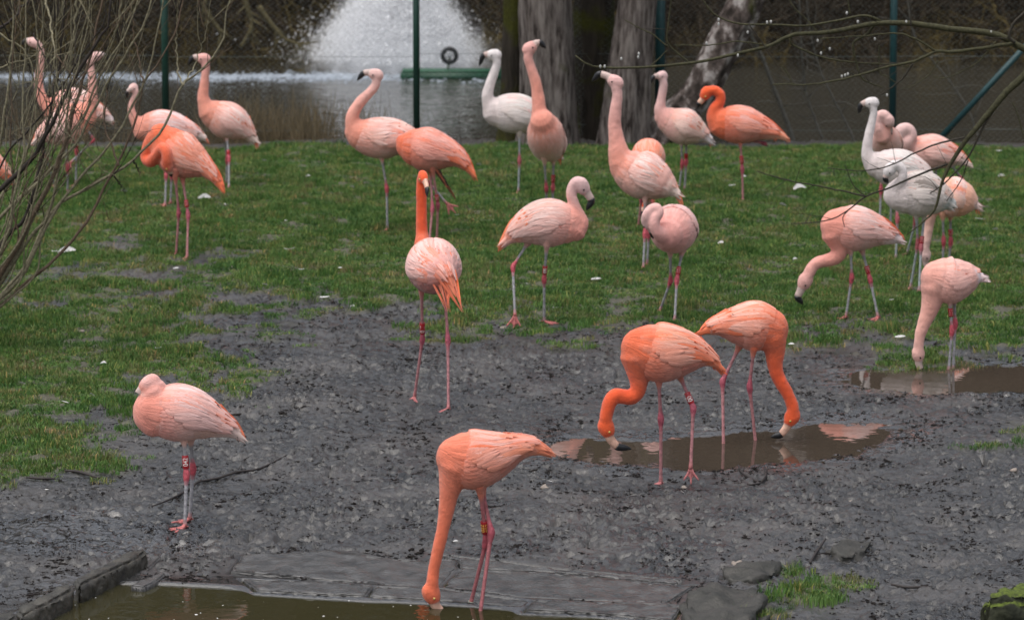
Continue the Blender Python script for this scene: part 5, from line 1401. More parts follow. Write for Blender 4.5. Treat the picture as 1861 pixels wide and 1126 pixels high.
 dict(label='white flamingo with grey-brown wings and head tucked to its neck, foremost of the right cluster', pal='white', yaw=5, accp=.12, over=dict(acc=(.74, .32, .22), wA=(.20, .165, .145), wB=(.62, .55, .51), rump=(.50, .50, .48), plume=(.60, .55, .50)),
  body=[(1627, 356, 22), (1637, 354, 31), (1652, 352, 38), (1670, 352, 42), (1688, 354, 38), (1703, 358, 29), (1716, 364, 20), (1727, 370, 12)], neck=[(1628, 352, 22), (1634, 338, 12, -.05), (1640, 324, 9, -.08), (1640, 311, 8.5, -.08), (1633, 301, 8.5, -.08), (1624, 300, 9, -.08)],
  head=(1617, 309, 12, -.08), beak=[(1611, 319, -.08), (1609, 325, -.08), (1614, 333, -.08)], legs=[dict(h=(1665, 388), k=(1668, 443), f=(1654, 524), t=190), dict(h=(1680, 388), k=(1674, 449), f=(1670, 529), t=195)],
  plume=[(1733, 374, 0, 6, 5)], bands=[(1, (1675, 436), 13, '*')]),
 dict(label='white flamingo with upright neck facing left, tallest of the right cluster', pal='white', row=470, over=dict(wA=(.68, .60, .57)),
  body=[(1586, 298, 17), (1596, 300, 25), (1612, 303, 31), (1632, 306, 34), (1652, 310, 31), (1670, 316, 23), (1684, 323, 15), (1696, 330, 8)], neck=[(1588, 300, 18), (1578, 285, 12.5), (1576, 266, 9.5), (1580, 242, 8.3), (1585, 220, 7.3), (1588, 202, 7)],
  head=(1584, 187, 11.5), beak=[(1572, 187), (1564, 192), (1561, 207)], legs=[dict(h=(1626, 333), k=(1631, 397), f=(1628, 472), t=195), dict(h=(1645, 333), k=(1664, 402), f=(1648, 462), t=205)], plume=[(1700, 335, 0, 4, 4)]),
 dict(label='pink flamingo with arched neck preening, just behind the upright white flamingo', pal='pink', row=425, wr=.97, accp=.06, wt=(.3, .8), over=dict(body=(.84, .42, .29), neck=[(.84, .44, .34), (.82, .52, .44), (.80, .52, .44)]),
  body=[(1606, 240, 17, -.15), (1609, 250, 24, -.08), (1612, 258, 28, 0), (1614, 262, 26, .08), (1616, 270, 18, .15), (1618, 280, 9, .22)],
  neck=[(1603, 248, 15, -.17), (1597, 234, 10, -.2), (1594, 220, 8.5, -.2), (1599, 210, 8.5, -.2), (1608, 210, 9.5, -.2)], head=(1615, 221, 12, -.2), beak=[(1617, 235, -.18), (1617, 242, -.17), (1613, 250, -.15)],
  legs=[dict(h=(1603, 280), k=(1601, 345), f=(1598, 425), t=200), dict(h=(1621, 280), k=(1620, 352), f=(1618, 420), t=200)]),
 dict(label='pink flamingo with coiled neck and red-streaked wing, rearmost right of the cluster', pal='pink', row=392, accp=.22, over=dict(acc=(.90, .24, .14), wA=(.82, .48, .38), wB=(.84, .62, .52), neck=[(.82, .48, .40), (.80, .52, .44), (.78, .54, .47)]),
  body=[(1652, 272, 18), (1664, 273, 24), (1680, 275, 30), (1697, 277, 32), (1714, 280, 27), (1731, 285, 18), (1745, 290, 11), (1756, 295, 6)], neck=[(1650, 274, 18), (1650, 258, 14, -.05), (1657, 248, 10, -.06), (1654, 237, 9.5, -.06), (1646, 234, 11, -.06)],
  head=(1638, 239, 13.5, -.06), beak=[(1627, 249, -.06), (1622, 258, -.06), (1627, 270, -.06)], legs=[dict(h=(1725, 295), k=(1749, 326), f=(1738, 388), t=200), dict(h=(1700, 300), k=(1702, 335), f=(1700, 392), t=200)], plume=[(1765, 299, 0, 7, 8)]),
 dict(label='peach flamingo with its neck hanging straight down, behind the grey-winged white one', pal='pink', row=503, yaw=5, over=dict(acc=(.90, .26, .12), body=(.86, .46, .30), belly=(.86, .44, .26), rump=(.84, .58, .48), neck=[(.84, .44, .30), (.82, .50, .38), (.78, .54, .46)]),
  body=[(1706, 352, 18), (1714, 354, 28), (1726, 357, 36), (1740, 360, 35), (1753, 364, 25), (1764, 368, 15), (1773, 372, 8)], neck=[(1706, 362, 22), (1695, 376, 16), (1690, 392, 12), (1688, 412, 9), (1685, 432, 8), (1682, 448, 8)],
  head=(1682, 464, 11), beak=[(1682, 477), (1684, 485), (1689, 493)], legs=[dict(h=(1713, 390), k=(1715, 437), f=(1712, 502), t=200), dict(h=(1727, 390), k=(1728, 438), f=(1722, 500), t=200)],
  plume=[(1778, 388, 0, 5, 7)], bands=[(1, (1727, 422), 11, '*')]),
 dict(label='pink flamingo drinking from the right-hand puddle with its neck lowered', pal='pink', yaw=6, accp=.14, over=dict(acc=(.90, .28, .16), breast=(.86, .42, .31), neck=[(.86, .42, .31), (.85, .44, .33), (.83, .48, .38)], wA=(.85, .46, .36), wB=(.86, .56, .46), rump=(.86, .74, .70)),
  body=[(1698, 504, 24), (1706, 505, 34), (1719, 508, 41), (1733, 509, 41), (1748, 506, 33), (1760, 503, 24), (1771, 502, 15), (1781, 503, 9)],
  neck=[(1698, 522, 26), (1694, 545, 20), (1688, 566, 15.5), (1680, 586, 12.5), (1673, 606, 10.2), (1670, 625, 9.3)], head=(1669, 643, 13), beak=[(1670, 662), (1674, 673), (1686, 678)],
  legs=[dict(h=(1726, 543), k=(1730, 600), f=(1724, 668), t=200), dict(h=(1734, 543), k=(1736, 587), f=(1732, 667), t=200)], plume=[(1790, 508, 0, 5, 5)], bands=[(0, (1728, 567), 15, '*')]),
 dict(label='orange flamingo cut off by the left edge, only its drooping tail showing behind the stems', pal='orange', row=402,
  body=[(-62, 288, 20), (-50, 290, 30), (-35, 294, 33), (-18, 300, 27), (-4, 307, 19), (8, 315, 12), (18, 324, 7)], neck=[(-62, 290, 18), (-72, 272, 12), (-76, 250, 9), (-74, 225, 8), (-72, 200, 8)], head=(-77, 186, 11), beak=[(-88, 188), (-95, 193), (-99, 204)], black=.3,
  legs=[dict(h=(-36, 320), k=(-34, 355), f=(-35, 402), t=200), dict(h=(-28, 320), k=(-26, 358), f=(-27, 404), t=200)], plume=[(26, 337, 0, 10, 9)]),
]
for _b in BIRDS: bird(_b)
# ------------------------------------------------------------------ bare bush at the left
M_STEM = simple_mat('willow_stem', (.19, .17, .11), .75, .25, .3, 60, .45)
M_STEMD = simple_mat('willow_stem_dark', (.030, .024, .020), .75, .25, .3, 60, .4)
M_STEMB = simple_mat('willow_stem_brown', (.12, .085, .058), .75, .25, .3, 60, .4)
YB = 25.4
bb = at(-150, 690, YB); bb.z = gz(bb.x, YB)
bush = empty('bare_bush', bb); tag(bush, 'leafless bush of thin greenish-brown stems fanning up at the left edge', 'bush')
mBm = (at(931, 400, YB) - at(930, 400, YB)).length
BASE_PX = (-150, 690)
stems = [  # (pixel trace, half width px at start, material)
 ([(-30, 372), (0, 345), (46, 302), (78, 256), (117, 178), (142, 131), (167, 92), (186, 60), (199, 43), (203, -10)], 4.6, 'd', -.2),
 ([(-20, 575), (0, 555), (40, 522), (70, 497), (120, 450), (160, 400), (188, 341), (213, 302), (227, 270), (245, 220), (256, 178), (262, 150), (300, 95), (330, 20), (345, -40)], 3.0, 'b', .1),
 ([(-20, 412), (0, 396), (71, 327), (110, 290), (142, 256), (180, 180), (213, 124), (249, 64), (270, 20), (284, -20)], 3.2, 'g', .0),
 ([(0, 515), (30, 470), (60, 425), (85, 400), (107, 370), (149, 348), (199, 320), (242, 291), (277, 256), (302, 220), (320, 181), (332, 156), (362, 131), (391, 96), (409, 64), (409, 25), (419, -20)], 3.0, 'g', .15),
 ([(332, 156), (345, 135), (355, 114), (373, 64), (384, -10)], 1.3, 'g', .15), ([(332, 156), (322, 117), (321, 53), (324, -10)], 1.3, 'g', .15),
 ([(0, 500), (35, 440), (57, 400), (96, 320), (110, 280), (124, 242), (135, 199), (149, 149), (160, 117), (176, 60), (190, -20)], 4.4, 'b', -.1),
 ([(-5, 460), (20, 420), (43, 400), (64, 337), (76, 290), (82, 249), (92, 199), (105, 150), (112, 90), (116, -20)], 3.6, 'd', .2),
 ([(-10, 480), (10, 430), (21, 400), (28, 350), (32, 320), (45, 260), (42, 200), (44, 120), (48, -20)], 3.0, 'g', -.25),
 ([(-20, 330), (0, 260), (10, 200), (18, 120), (24, 60), (22, -20)], 2.6, 'g', -.1),
 ([(-30, 420), (5, 350), (40, 300), (63, 230), (64, 170), (68, 100), (60, -20)], 3.0, 'g', .1),
 ([(0, 540), (45, 480), (80, 415), (100, 340), (118, 250), (128, 150), (130, 60), (128, -20)], 3.4, 'g', .3),
 ([(20, 480), (62, 390), (90, 330), (115, 270), (150, 210), (188, 130), (230, 55), (262, -20)], 3.0, 'g', -.05),
 ([(40, 500), (90, 400), (140, 330), (200, 262), (243, 190), (270, 130), (285, 60), (300, -20)], 2.8, 'g', .05),
 ([(-30, 60), (10, 45), (52, 0), (75, -40)], 3.0, 'd', .25),
 ([(-20, 5), (20, 70), (60, 140), (98, 215), (150, 280)], 1.3, 'd', .25), ([(60, 60), (90, 120), (125, 175), (165, 230)], 1.2, 'd', -.2),
 ([(80, -10), (92, 40), (98, 90), (104, 160), (112, 230)], 1.8, 'g', -.3), ([(140, -20), (136, 50), (120, 110), (98, 150)], 2.0, 'g', .05),
 ([(224, -20), (212, 60), (190, 110), (172, 140), (150, 190), (140, 250)], 1.6, 'g', .2), ([(0, 300), (50, 240), (98, 180), (150, 95), (188, 45), (192, 0), (194, -30)], 1.8, 'd', -.15),
 ([(-10, 130), (20, 115), (55, 105), (96, 60), (118, 10)], 1.4, 'g', .1), ([(0, 60), (40, 90), (60, 130), (50, 180), (30, 260), (0, 330)], 1.3, 'g', .0),
 ([(213, 302), (205, 270), (190, 225), (196, 160), (215, 90), (218, -10)], 1.7, 'b', .1), ([(260, 150), (255, 120), (244, 70), (238, 20), (232, -20)], 1.4, 'b', .1),
 ([(242, 291), (252, 310), (254, 320)], 1.0, 'd', .1), ([(207, 320), (222, 340), (226, 352)], 1.0, 'd', .1)]
r_ = random.Random(42); built = []
for i in range(13):
    x0 = r_.uniform(-20, 60); x1 = r_.uniform(20, 310); y0 = r_.uniform(420, 520); bow = r_.uniform(-25, 45)
    tr = [(x0 + (x1 - x0) * (f ** 1.25) + bow * math.sin(math.pi * f) + r_.gauss(0, 4), y0 - (y0 + 30) * f) for f in [k / 8 for k in range(9)]]
    stems.append((tr, r_.uniform(1.0, 2.1), r_.choice('ggggb'), r_.uniform(-.3, .4)))
mats = {'g': M_STEM, 'd': M_STEMD, 'b': M_STEMB}
for tr, w, mk, dy in stems:
    pts = [list(p) for p in tr]; first = pts[0]
    long_ = len(tr) > 6 and first[1] > 250
    if long_: pts = [list(BASE_PX)] + [[(BASE_PX[0] * .45 + first[0] * .55) + 6, BASE_PX[1] * .40 + first[1] * .60]] + pts
    q = []
    for i, (x, y) in enumerate(pts):
        f = i / (len(pts) - 1); q.append([*at(x, y, YB + dy * min(1, f * 2) * (1 if long_ else 1)), w * mBm * (1.25 - .85 * f)])
    cc = crom(q, 44)
    cc[:, 0] += fbm(np.arange(44) * .25 + w * 9, np.arange(44) * 0 + tr[0][0], 3) * .02; cc[:, 2] += fbm(np.arange(44) * .25, np.arange(44) * 0 + tr[0][1] + 9, 3) * .012
    mb = MB(); mb.tube([Vector(c[:3]) for c in cc], list(np.maximum(cc[:, 3], .0014)), 8)
    st = mb.build('stem', mats[mk], bush); built.append((cc, mk, st))
# side twigs: grouped on the stem they grow from
for cc, mk, st in built:
    if np.linalg.norm(cc[-1, :3] - cc[0, :3]) < .4: continue
    for t in range(6):
        mb = MB(); k = r_.randint(19, 42); s0 = Vector(cc[k][:3]); T = Vector(cc[min(k + 1, 43)][:3] - cc[k - 1][:3]).normalized()
        sg = r_.choice((-1, 1)); d = (T + Vector((sg * r_.uniform(.25, .8), r_.gauss(0, .25), r_.uniform(-.1, .5)))).normalized(); L_ = r_.uniform(.15, .62); pp = [s0]
        for j in range(6):
            d = (d + Vector((r_.gauss(0, .07) - sg * .03, r_.gauss(0, .06), .05 + r_.gauss(0, .05)))).normalized(); pp.append(pp[-1] + d * L_ / 6)
        w0 = r_.uniform(.0018, .0036); mb.tube(pp, [w0 * (1 - j / 8) for j in range(7)], 5)
        for j in (2, 3, 5):
            if r_.random() < .5:
                d3 = (d + Vector((r_.gauss(0, .6), r_.gauss(0, .2), .2))).normalized(); e = pp[j] + d3 * r_.uniform(.05, .2)
                mb.tube([pp[j], pp[j].lerp(e, .5) + Vector((0, 0, .006)), e], [w0 * .6, w0 * .5, w0 * .3], 4)
        mb.build('twig', mats[r_.choice('gdgb')], st)

# ------------------------------------------------------------------ overhanging tree at the right
YR = 26.0
mR = (at(931, 200, YR) - at(930, 200, YR)).length
M_BR = simple_mat('branch_green', (.048, .046, .022), .75, .25, .4, 60, .45)
M_BRD = simple_mat('branch_dark', (.035, .030, .022), .75, .25, .4, 60, .4)
M_CAT = simple_mat('catkin', (.42, .42, .40), .9, .1, .3, 90, .15)
tb = at(2330, 700, YR); tb.z = gz(tb.x, YR)
wil = empty('overhanging_tree', tb); tag(wil, 'tree just outside the right edge whose mossy catkin branches hang into the view', 'tree')
q = [[tb.x, YR, tb.z - .1, .15], [tb.x - .02, YR, 1, .12], [*at(2300, 150, YR), .10], [*at(2260, -200, YR), .08], [*at(2200, -700, YR), .05]]
mb = MB(); c_ = crom(q, 40); mb.tube([Vector(c[:3]) for c in c_], list(c_[:, 3]), 16); mb.build('trunk', M_BARKD, wil)
BR = [
 ([(2290, 20), (2100, 90), (1960, 120), (1861, 89), (1834, 73), (1796, 59), (1737, 54), (1664, 44), (1597, 42), (1532, 54), (1489, 61), (1441, 63), (1400, 83), (1355, 94), (1255, 115), (1184, 121), (1099, 124), (1065, 115), (1045, 100)], 7.5, 1.3, 'g'),
 ([(1845, 80), (1828, 81), (1791, 87), (1737, 94), (1702, 94), (1670, 108), (1656, 113), (1616, 121), (1559, 137), (1516, 147), (1468, 154), (1403, 153)], 3.8, 1.2, 'g'),
 ([(1602, 39), (1570, 28), (1521, 38), (1473, 46), (1414, 46), (1343, 43), (1298, 26), (1270, -10)], 2.4, 1.3, 'g'),
 ([(1591, 43), (1573, 65), (1551, 78), (1556, 113), (1565, 140), (1582, 152), (1605, 159)], 2.6, 1.0, 'g'),
 ([(1441, 63), (1436, 78), (1468, 94), (1500, 105), (1548, 113), (1624, 118), (1651, 122)], 2.0, 1.2, 'g'),
 ([(1900, -10), (1861, 24), (1842, 43), (1834, 67), (1844, 78)], 2.4, 3.0, 'd'),
 ([(1702, 94), (1661, 70), (1629, 61), (1575, 65), (1489, 71)], 2.0, .9, 'g'),
 ([(1659, 116), (1640, 143), (1618, 161), (1597, 175)], 1.9, .9, 'd'),
 ([(2295, 60), (2100, 40), (1930, 70), (1861, 138), (1831, 166), (1801, 200), (1775, 232), (1751, 262), (1728, 297), (1712, 332), (1700, 378), (1683, 398), (1647, 428)], 9.0, .9, 'g'),
 ([(1722, 298), (1669, 318), (1612, 343), (1573, 357), (1537, 385), (1491, 403), (1438, 406)], 2.2, .8, 'd'),
 ([(1573, 357), (1527, 346), (1491, 339), (1420, 325), (1376, 311)], 1.6, .8, 'd'),
 ([(1754, 250), (1704, 261), (1662, 279), (1619, 300), (1562, 311), (1505, 305)], 1.9, .8, 'd'),
 ([(1820, 180), (1790, 225), (1760, 285), (1720, 330), (1690, 352)], 2.4, 1.0, 'd'),
 ([(1255, 115), (1225, 92), (1213, 75), (1213, 55), (1220, 0), (1222, -20)], 1.5, .9, 'g'), ([(1184, 119), (1196, 108), (1212, 92)], 1.2, .9, 'g'),
 ([(1213, 85), (1185, 62), (1160, 50), (1135, 36)], 1.3, .8, 'g'), ([(1655, 48), (1655, 20), (1650, -20)], 1.8, 1.2, 'd'),
 ([(1400, 83), (1340, 76), (1284, 83), (1226, 82)], 1.4, .8, 'g'), ([(1705, 110), (1690, 135), (1660, 155), (1640, 162)], 1.2, .7, 'g'),
 ([(1598, 82), (1598, 130), (1610, 138), (1630, 152)], 1.4, .9, 'g'), ([(1421, 120), (1434, 138), (1440, 153)], 1.3, .9, 'g'),
 ([(1810, 75), (1790, 100), (1770, 118), (1730, 138), (1700, 141), (1682, 120)], 1.3, .7, 'g'), ([(1573, 357), (1550, 335), (1536, 300)], 1.1, .6, 'd'),
 ([(1760, 290), (1745, 330), (1720, 365)], 1.2, .7, 'd'), ([(1545, 26), (1541, 0), (1538, -20)], 1.6, 1.1, 'g'), ([(1861, 250), (1850, 210), (1840, 185)], 1.4, .8, 'g'),
 ([(1360, 43), (1380, 70), (1400, 100), (1420, 130)], 1.2, .7, 'd'), ([(1489, 61), (1470, 40), (1440, 10), (1430, -20)], 1.3, .9, 'g'), ([(1545, 378), (1532, 395), (1535, 412)], 1.1, .6, 'd')]
brs = []
for k, (tr, w0, w1, mk) in enumerate(BR):
    n = len(tr); dy = (k % 5 - 2) * .03 if k not in (0, 8) else 0
    q = [[*at(x, y, YR + dy), (w0 + (w1 - w0) * i / (n - 1)) * mR] for i, (x, y) in enumerate(tr)]
    ns = 60 if n > 8 else 26; cc = crom(q, ns)
    cc[:, 2] += fbm(np.arange(ns) * .35 + k, np.zeros(ns) + k * 3.1, 3) * .006
    mb = MB(); mb.tube([Vector(c[:3]) for c in cc], list(np.maximum(cc[:, 3], .0013)), 8)
    brs.append(mb.build('branch', M_BR if mk == 'g' else M_BRD, wil))
    if n > 4:
        r_ = random.Random(k + 70)
        for t in range(9 if n > 8 else 4):
            mb = MB(); j = r_.randint(8, ns - 2); s0 = Vector(cc[j][:3]); d = Vector((r_.gauss(-.3, .7), r_.gauss(0, .3), r_.gauss(.1, .8))).normalized(); pp = [s0]; L_ = r_.uniform(.06, .26)
            for i in range(4): d = (d + Vector((r_.gauss(0, .2), r_.gauss(0, .1), r_.gauss(0, .2)))).normalized(); pp.append(pp[-1] + d * L_ / 4)
            mb.tube(pp, [.0022, .0019, .0016, .0012, .0008], 5)
            mb.build('twig', M_BRD, brs[-1])
def ball(mb, c, r, sx=1, sz=1):
    vv, ff = [], []
    for i in range(6):
        th = math.pi * i / 5
        for k in range(7):
            ph = 2 * math.pi * k / 7; vv.append(Vector(c) + Vector((math.sin(th) * math.cos(ph) * sx, math.sin(th) * math.sin(ph) * sx, math.cos(th) * sz)) * r)
    for i in range(5):
        for k in range(7): ff.append((i * 7 + k, i * 7 + (k + 1) % 7, (i + 1) * 7 + (k + 1) % 7, (i + 1) * 7 + k))
    mb.add(vv, ff)
for (x, y) in [(1394, 41), (1401, 40), (1539, 24), (1559, 40), (1647, 40), (1590, 71), (1801, 59), (1536, 137), (1530, 139), (1541, 135), (1284, 79), (1160, 104), (1161, 98), (1129, 107), (1099, 121), (1091, 121), (1359, 59), (1306, 36), (1306, 44), (1508, 89), (1486, 74), (1612, 173), (1341, 101), (1492, 97)]:
    mb = MB(); c = at(x, y, YR - .01); ball(mb, c, 2.7 * mR, .8, 1.25); mb.build('catkin', M_CAT, wil)

# ------------------------------------------------------------------ stones
def stone_mat(name, a, c2, moss=0.0, mc=(.10, .13, .01), wet=.6):
    m, nt, b = new_mat(name); L = nt.links.new
    geo = N(nt, "ShaderNodeNewGeometry")
    n1 = N(nt, "ShaderNodeTexNoise"); n1.inputs['Scale'].default_value = 9; n1.inputs['Detail'].default_value = 9; n1.inputs['Roughness'].default_value = .65; L(geo.outputs['Position'], n1.inputs['Vector'])
    r = ramp(nt, [(.32, a), (.68, c2)], n1.outputs['Fac'])
    n2 = N(nt, "ShaderNodeTexNoise"); n2.inputs['Scale'].default_value = 60; n2.inputs['Detail'].default_value = 5; L(geo.outputs['Position'], n2.inputs['Vector'])
    sepn = N(nt, "ShaderNodeSeparateXYZ"); L(geo.outputs['Normal'], sepn.inputs[0])
    ad = N(nt, "ShaderNodeMath", operation='ADD'); L(sepn.outputs[2], ad.inputs[0]); L(n1.outputs['Fac'], ad.inputs[1])
    mr = N(nt, "ShaderNodeMapRange"); mr.inputs['From Min'].default_value = 1.5 - moss; mr.inputs['From Max'].default_value = 1.7 - moss; L(ad.outputs[0], mr.inputs[0])
    mrr = ramp(nt, [(.35, tuple(x * .35 for x in mc)), (.65, mc)], n2.outputs['Fac'])
    mx = N(nt, "ShaderNodeMix", data_type='RGBA'); L(mr.outputs[0], mx.inputs[0]); L(r.outputs[0], mx.inputs[6]); L(mrr.outputs[0], mx.inputs[7])
    L((mx.outputs[2] if moss > -1 else r.outputs[0]), b.inputs['Base Color']); b.inputs['Roughness'].default_value = wet
    bp = N(nt, "ShaderNodeBump"); bp.inputs['Strength'].default_value = .7; bp.inputs['Distance'].default_value = .008; L(n2.outputs['Fac'], bp.inputs['Height']); L(bp.outputs[0], b.inputs['Normal'])
    return m
M_KERB = stone_mat('kerb_stone', (.022, .020, .016), (.075, .068, .054), -2, wet=.42)
M_SLAB = stone_mat('wet_slab', (.032, .031, .030), (.105, .102, .099), -2, wet=.26)
M_ROCK = stone_mat('boulder', (.018, .018, .014), (.050, .046, .040), -.15, (.05, .065, .015), .6)
M_MOSSR = stone_mat('moss_stone', (.015, .018, .010), (.035, .038, .018), .55, (.09, .125, .010), .9)
def disp(bm, amp, sc, seed=0):
    co = np.array([v.co[:] for v in bm.verts]); bm.normal_update()
    d = fbm(co[:, 0] * sc + seed + co[:, 2] * sc * .7, co[:, 1] * sc + seed * 3 - co[:, 2] * sc * .9, 4, .55)
    for v, k in zip(bm.verts, d): v.co += v.normal * float(k) * amp
def rock_obj(name, poly, ztop, zbot, mat, parent=None, bev=.012, cuts=14, amp=.012, sc=9, seed=0, dome=0.0, tilt=(0, 0)):
    """block from a ground outline with worn, bevelled edges"""
    P_ = np.array(poly); c = P_.mean(0)
    bm = bmesh.new(); top = [bm.verts.new((p[0], p[1], ztop + tilt[0] * (p[0] - c[0]) + tilt[1] * (p[1] - c[1]))) for p in P_]; bot = [bm.verts.new((p[0], p[1], zbot)) for p in P_]
    bm.faces.new(top); bm.faces.new(bot[::-1])
    for i in range(len(P_)): bm.faces.new((top[i], bot[i], bot[(i + 1) % len(P_)], top[(i + 1) % len(P_)]))
    bmesh.ops.recalc_face_normals(bm, faces=bm.faces[:])
    bmesh.ops.bevel(bm, geom=bm.edges[:], offset=bev, segments=2, affect='EDGES')
    bmesh.ops.triangulate(bm, faces=bm.faces[:])
    for it in range(4):
        ed = [e for e in bm.edges if e.calc_length() > cuts * .001]
        if ed: bmesh.ops.subdivide_edges(bm, edges=ed, cuts=1); bmesh.ops.triangulate(bm, faces=[f for f in bm.faces if len(f.verts) > 3])
    if dome:
        rmax = max(np.linalg.norm(P_ - c, axis=1))
        for v in bm.verts:
            u = min(1, math.hypot(v.co.x - c[0], v.co.y - c[1]) / rmax)
            if v.co.z > (ztop + zbot) / 2: v.co.z += dome * (1 - u * u) - dome * .3
    disp(bm, amp, sc, seed)
    me = bpy.data.meshes.new(name); off = Vector((c[0], c[1], zbot)) if parent is None else parent_world(parent)
    for v in bm.verts: v.co -= off
    bm.to_mesh(me); bm.free(); o = link_mesh(name, me, mat, parent)
    if parent is None: o.location = off
    return o
edging = empty('stone_paving', ground(820, 1060, -.03)); tag(edging, 'muddy flat stone slabs lining the edge of the front pool', 'paving')
for k, s in enumerate(SLABS):
    P_ = np.array(s); cx = P_.mean(0)
    o = rock_obj('slab', s, .004 - .006 * (k % 2), -.09, M_SLAB, edging, .006, 30, .011, 11, k * 5, tilt=(.01 * ((k % 3) - 1), .015))
zp_ = -.032
def kerb(pts_px, z):  # outline seen on the upper face at height z
    return [tuple(ground(x, y, z)[:2]) for x, y in pts_px]
kt = .075
for lab, out in (('long weathered kerb stone at the left edge of the pool, the farther of the two', [(136, 1053), (180, 1028), (225, 1003), (262, 995), (268, 999), (246, 1014), (196, 1036), (143, 1062)]),
                 ('weathered kerb stone at the left edge of the pool, the nearer of the two', [(30, 1106), (75, 1080), (122, 1058), (130, 1061), (134, 1068), (90, 1092), (38, 1118)]),
                 ('broken kerb stone end in the bottom left corner', [(-30, 1130), (2, 1110), (26, 1108), (32, 1118), (0, 1140), (-24, 1150)])):
    o = rock_obj('kerb_stone', kerb(out, kt), kt, -.2, M_KERB, None, .014, 28, .022, 8, out[0][0]); tag(o, lab, 'kerb stone', 'kerb stones of the pool')
o = rock_obj('stone_shard', kerb([(238, 1064), (262, 1050), (292, 1040), (300, 1042), (285, 1054), (262, 1066)], .01), .012, -.08, M_SLAB, None, .006, 24, .01, 9, 3); tag(o, 'narrow broken stone lying by the water beside the kerb', 'stone')
o = rock_obj('stone_shard', kerb([(262, 1024), (278, 1008), (288, 1004), (292, 1010), (280, 1022), (268, 1032)], .01), .010, -.08, M_SLAB, None, .006, 24, .01, 9, 8); tag(o, 'small dark wedge of stone just right of the far kerb end', 'stone')
for lab, out, zt, dome, mt in (('low rounded boulder in the bottom right by the grass tufts, biggest', [(1228, 1122), (1236, 1092), (1268, 1074), (1320, 1062), (1380, 1066), (1406, 1084), (1400, 1108), (1370, 1140), (1300, 1160), (1240, 1160)], .022, .035, M_ROCK),
                        ('flat dull boulder behind the grass tufts at bottom right', [(1300, 1040), (1340, 1026), (1400, 1018), (1430, 1026), (1426, 1046), (1370, 1058), (1310, 1056)], .002, .02, M_ROCK),
                        ('half-buried brown boulder in the mud above the right grass tufts', [(1500, 1002), (1530, 984), (1570, 974), (1600, 980), (1596, 1000), (1560, 1014), (1516, 1014)], .015, .025, M_ROCK)):
    o = rock_obj('boulder', kerb(out, zt), zt, -.15, mt, None, .04, 34, .05, 5, out[0][0], dome); tag(o, lab, 'boulder')
o = rock_obj('moss_covered_block', kerb([(1786, 1086), (1806, 1072), (1861, 1060), (1930, 1062), (1930, 1086), (1861, 1090), (1790, 1090)], .16), .16, -.1, M_MOSSR, None, .03, 22, .035, 9, 4, .02); tag(o, 'stone block topped with bright green moss in the bottom right corner', 'stone block')
# sandy rubble and small stones on the mud
M_PEB = simple_mat('pale_pebble', (.26, .22, .19), .8, .3, .3, 40, .35)
r_ = random.Random(5)
for k, (x, y, w, lab) in enumerate([(1338, 1022, 11, 'small tan stone at the bent slab corner'), (1345, 1012, 7, 'tiny tan stone beside the bent slab corner'), (148, 603, 6, 'pale round pebble in the left grass patch'), (914, 596, 7, 'white egg-like pebble at the foot of the walking pink flamingo'),
    (700, 1018, 6, 'pale pebble on the slabs left of the feeding flamingo'), (1244, 884, 7, 'grey pebble under the lifted foot of the orange flamingo'), (990, 886, 9, 'reddish stone fragment on the mud right of the feeding flamingo'), (1550, 909, 10, 'flat reddish fragment in the mud right of the middle puddle'), (1842, 862, 7, 'pale stone at the right edge mud')]):
    p = ground(x, y); mm_ = (ground(x + 1, y) - p).length; mb = MB(); ball(mb, (p.x, p.y, gz(p.x, p.y) + w * mm_ * .2), w * mm_, 1, .55)
    v = np.array(mb.v); v += (fbm(v[:, 0] * 40 + k, v[:, 1] * 40 + v[:, 2] * 50, 2) * w * mm_ * .5)[:, None]; mb.v = v.tolist()
    o = mb.build('pebble', M_PEB, None, origin=Vector((p.x, p.y, gz(p.x, p.y)))); tag(o, lab, 'stone')

# ------------------------------------------------------------------ fallen twigs
M_FT = simple_mat('fallen_twig', (.028, .022, .020), .6, .4, .3, 60, .3)
for lab, tr, w in (('long thin branch lying on the mud behind the resting flamingo', [(270, 926), (305, 912), (345, 885), (360, 871), (395, 864), (430, 856), (470, 846), (520, 829)], 1.7),
    ('short black stick on the mud left of the resting flamingo', [(118, 851), (145, 855), (180, 865)], 2.0), ('short dark stick below the left grass patch', [(48, 864), (72, 866), (100, 865)], 1.8),
    ('curved dark twig in front of the middle puddle', [(1342, 846), (1350, 862), (1372, 874), (1384, 878), (1392, 866), (1389, 850)], 1.8),
    ('tiny forked twig left of the curved one by the middle puddle', [(1395, 850), (1390, 872), (1370, 884), (1358, 884)], 1.4),
    ('dark stick leaning on the mud above the flat boulder', [(1472, 1020), (1484, 1004), (1500, 985)], 2.0), ('pale thin stem stuck in the mud below the slabs', [(1230, 1096), (1238, 1084), (1244, 1074)], 1.2),
    ('brown stick lying near the bottom right mud', [(1620, 1058), (1650, 1064), (1690, 1062)], 2.0)):
    pts = [];
    for i, (x, y) in enumerate(tr):
        p = ground(x, y); mm_ = (ground(x + 1, y) - p).length; pts.append([p.x, p.y, gzs(p.x, p.y) + .008, w * mm_ * (.6 + .8 * math.sin(math.pi * (i + .5) / len(tr)))])
    cc = crom(pts, 24); mb = MB(); mb.tube([Vector(c[:3]) for c in cc], list(np.maximum(cc[:, 3], .0015)), 7); o = mb.build('fallen_twig', M_FT, None, origin=Vector(pts[0][:3])); tag(o, lab, 'twig', 'twigs lying on the mud')

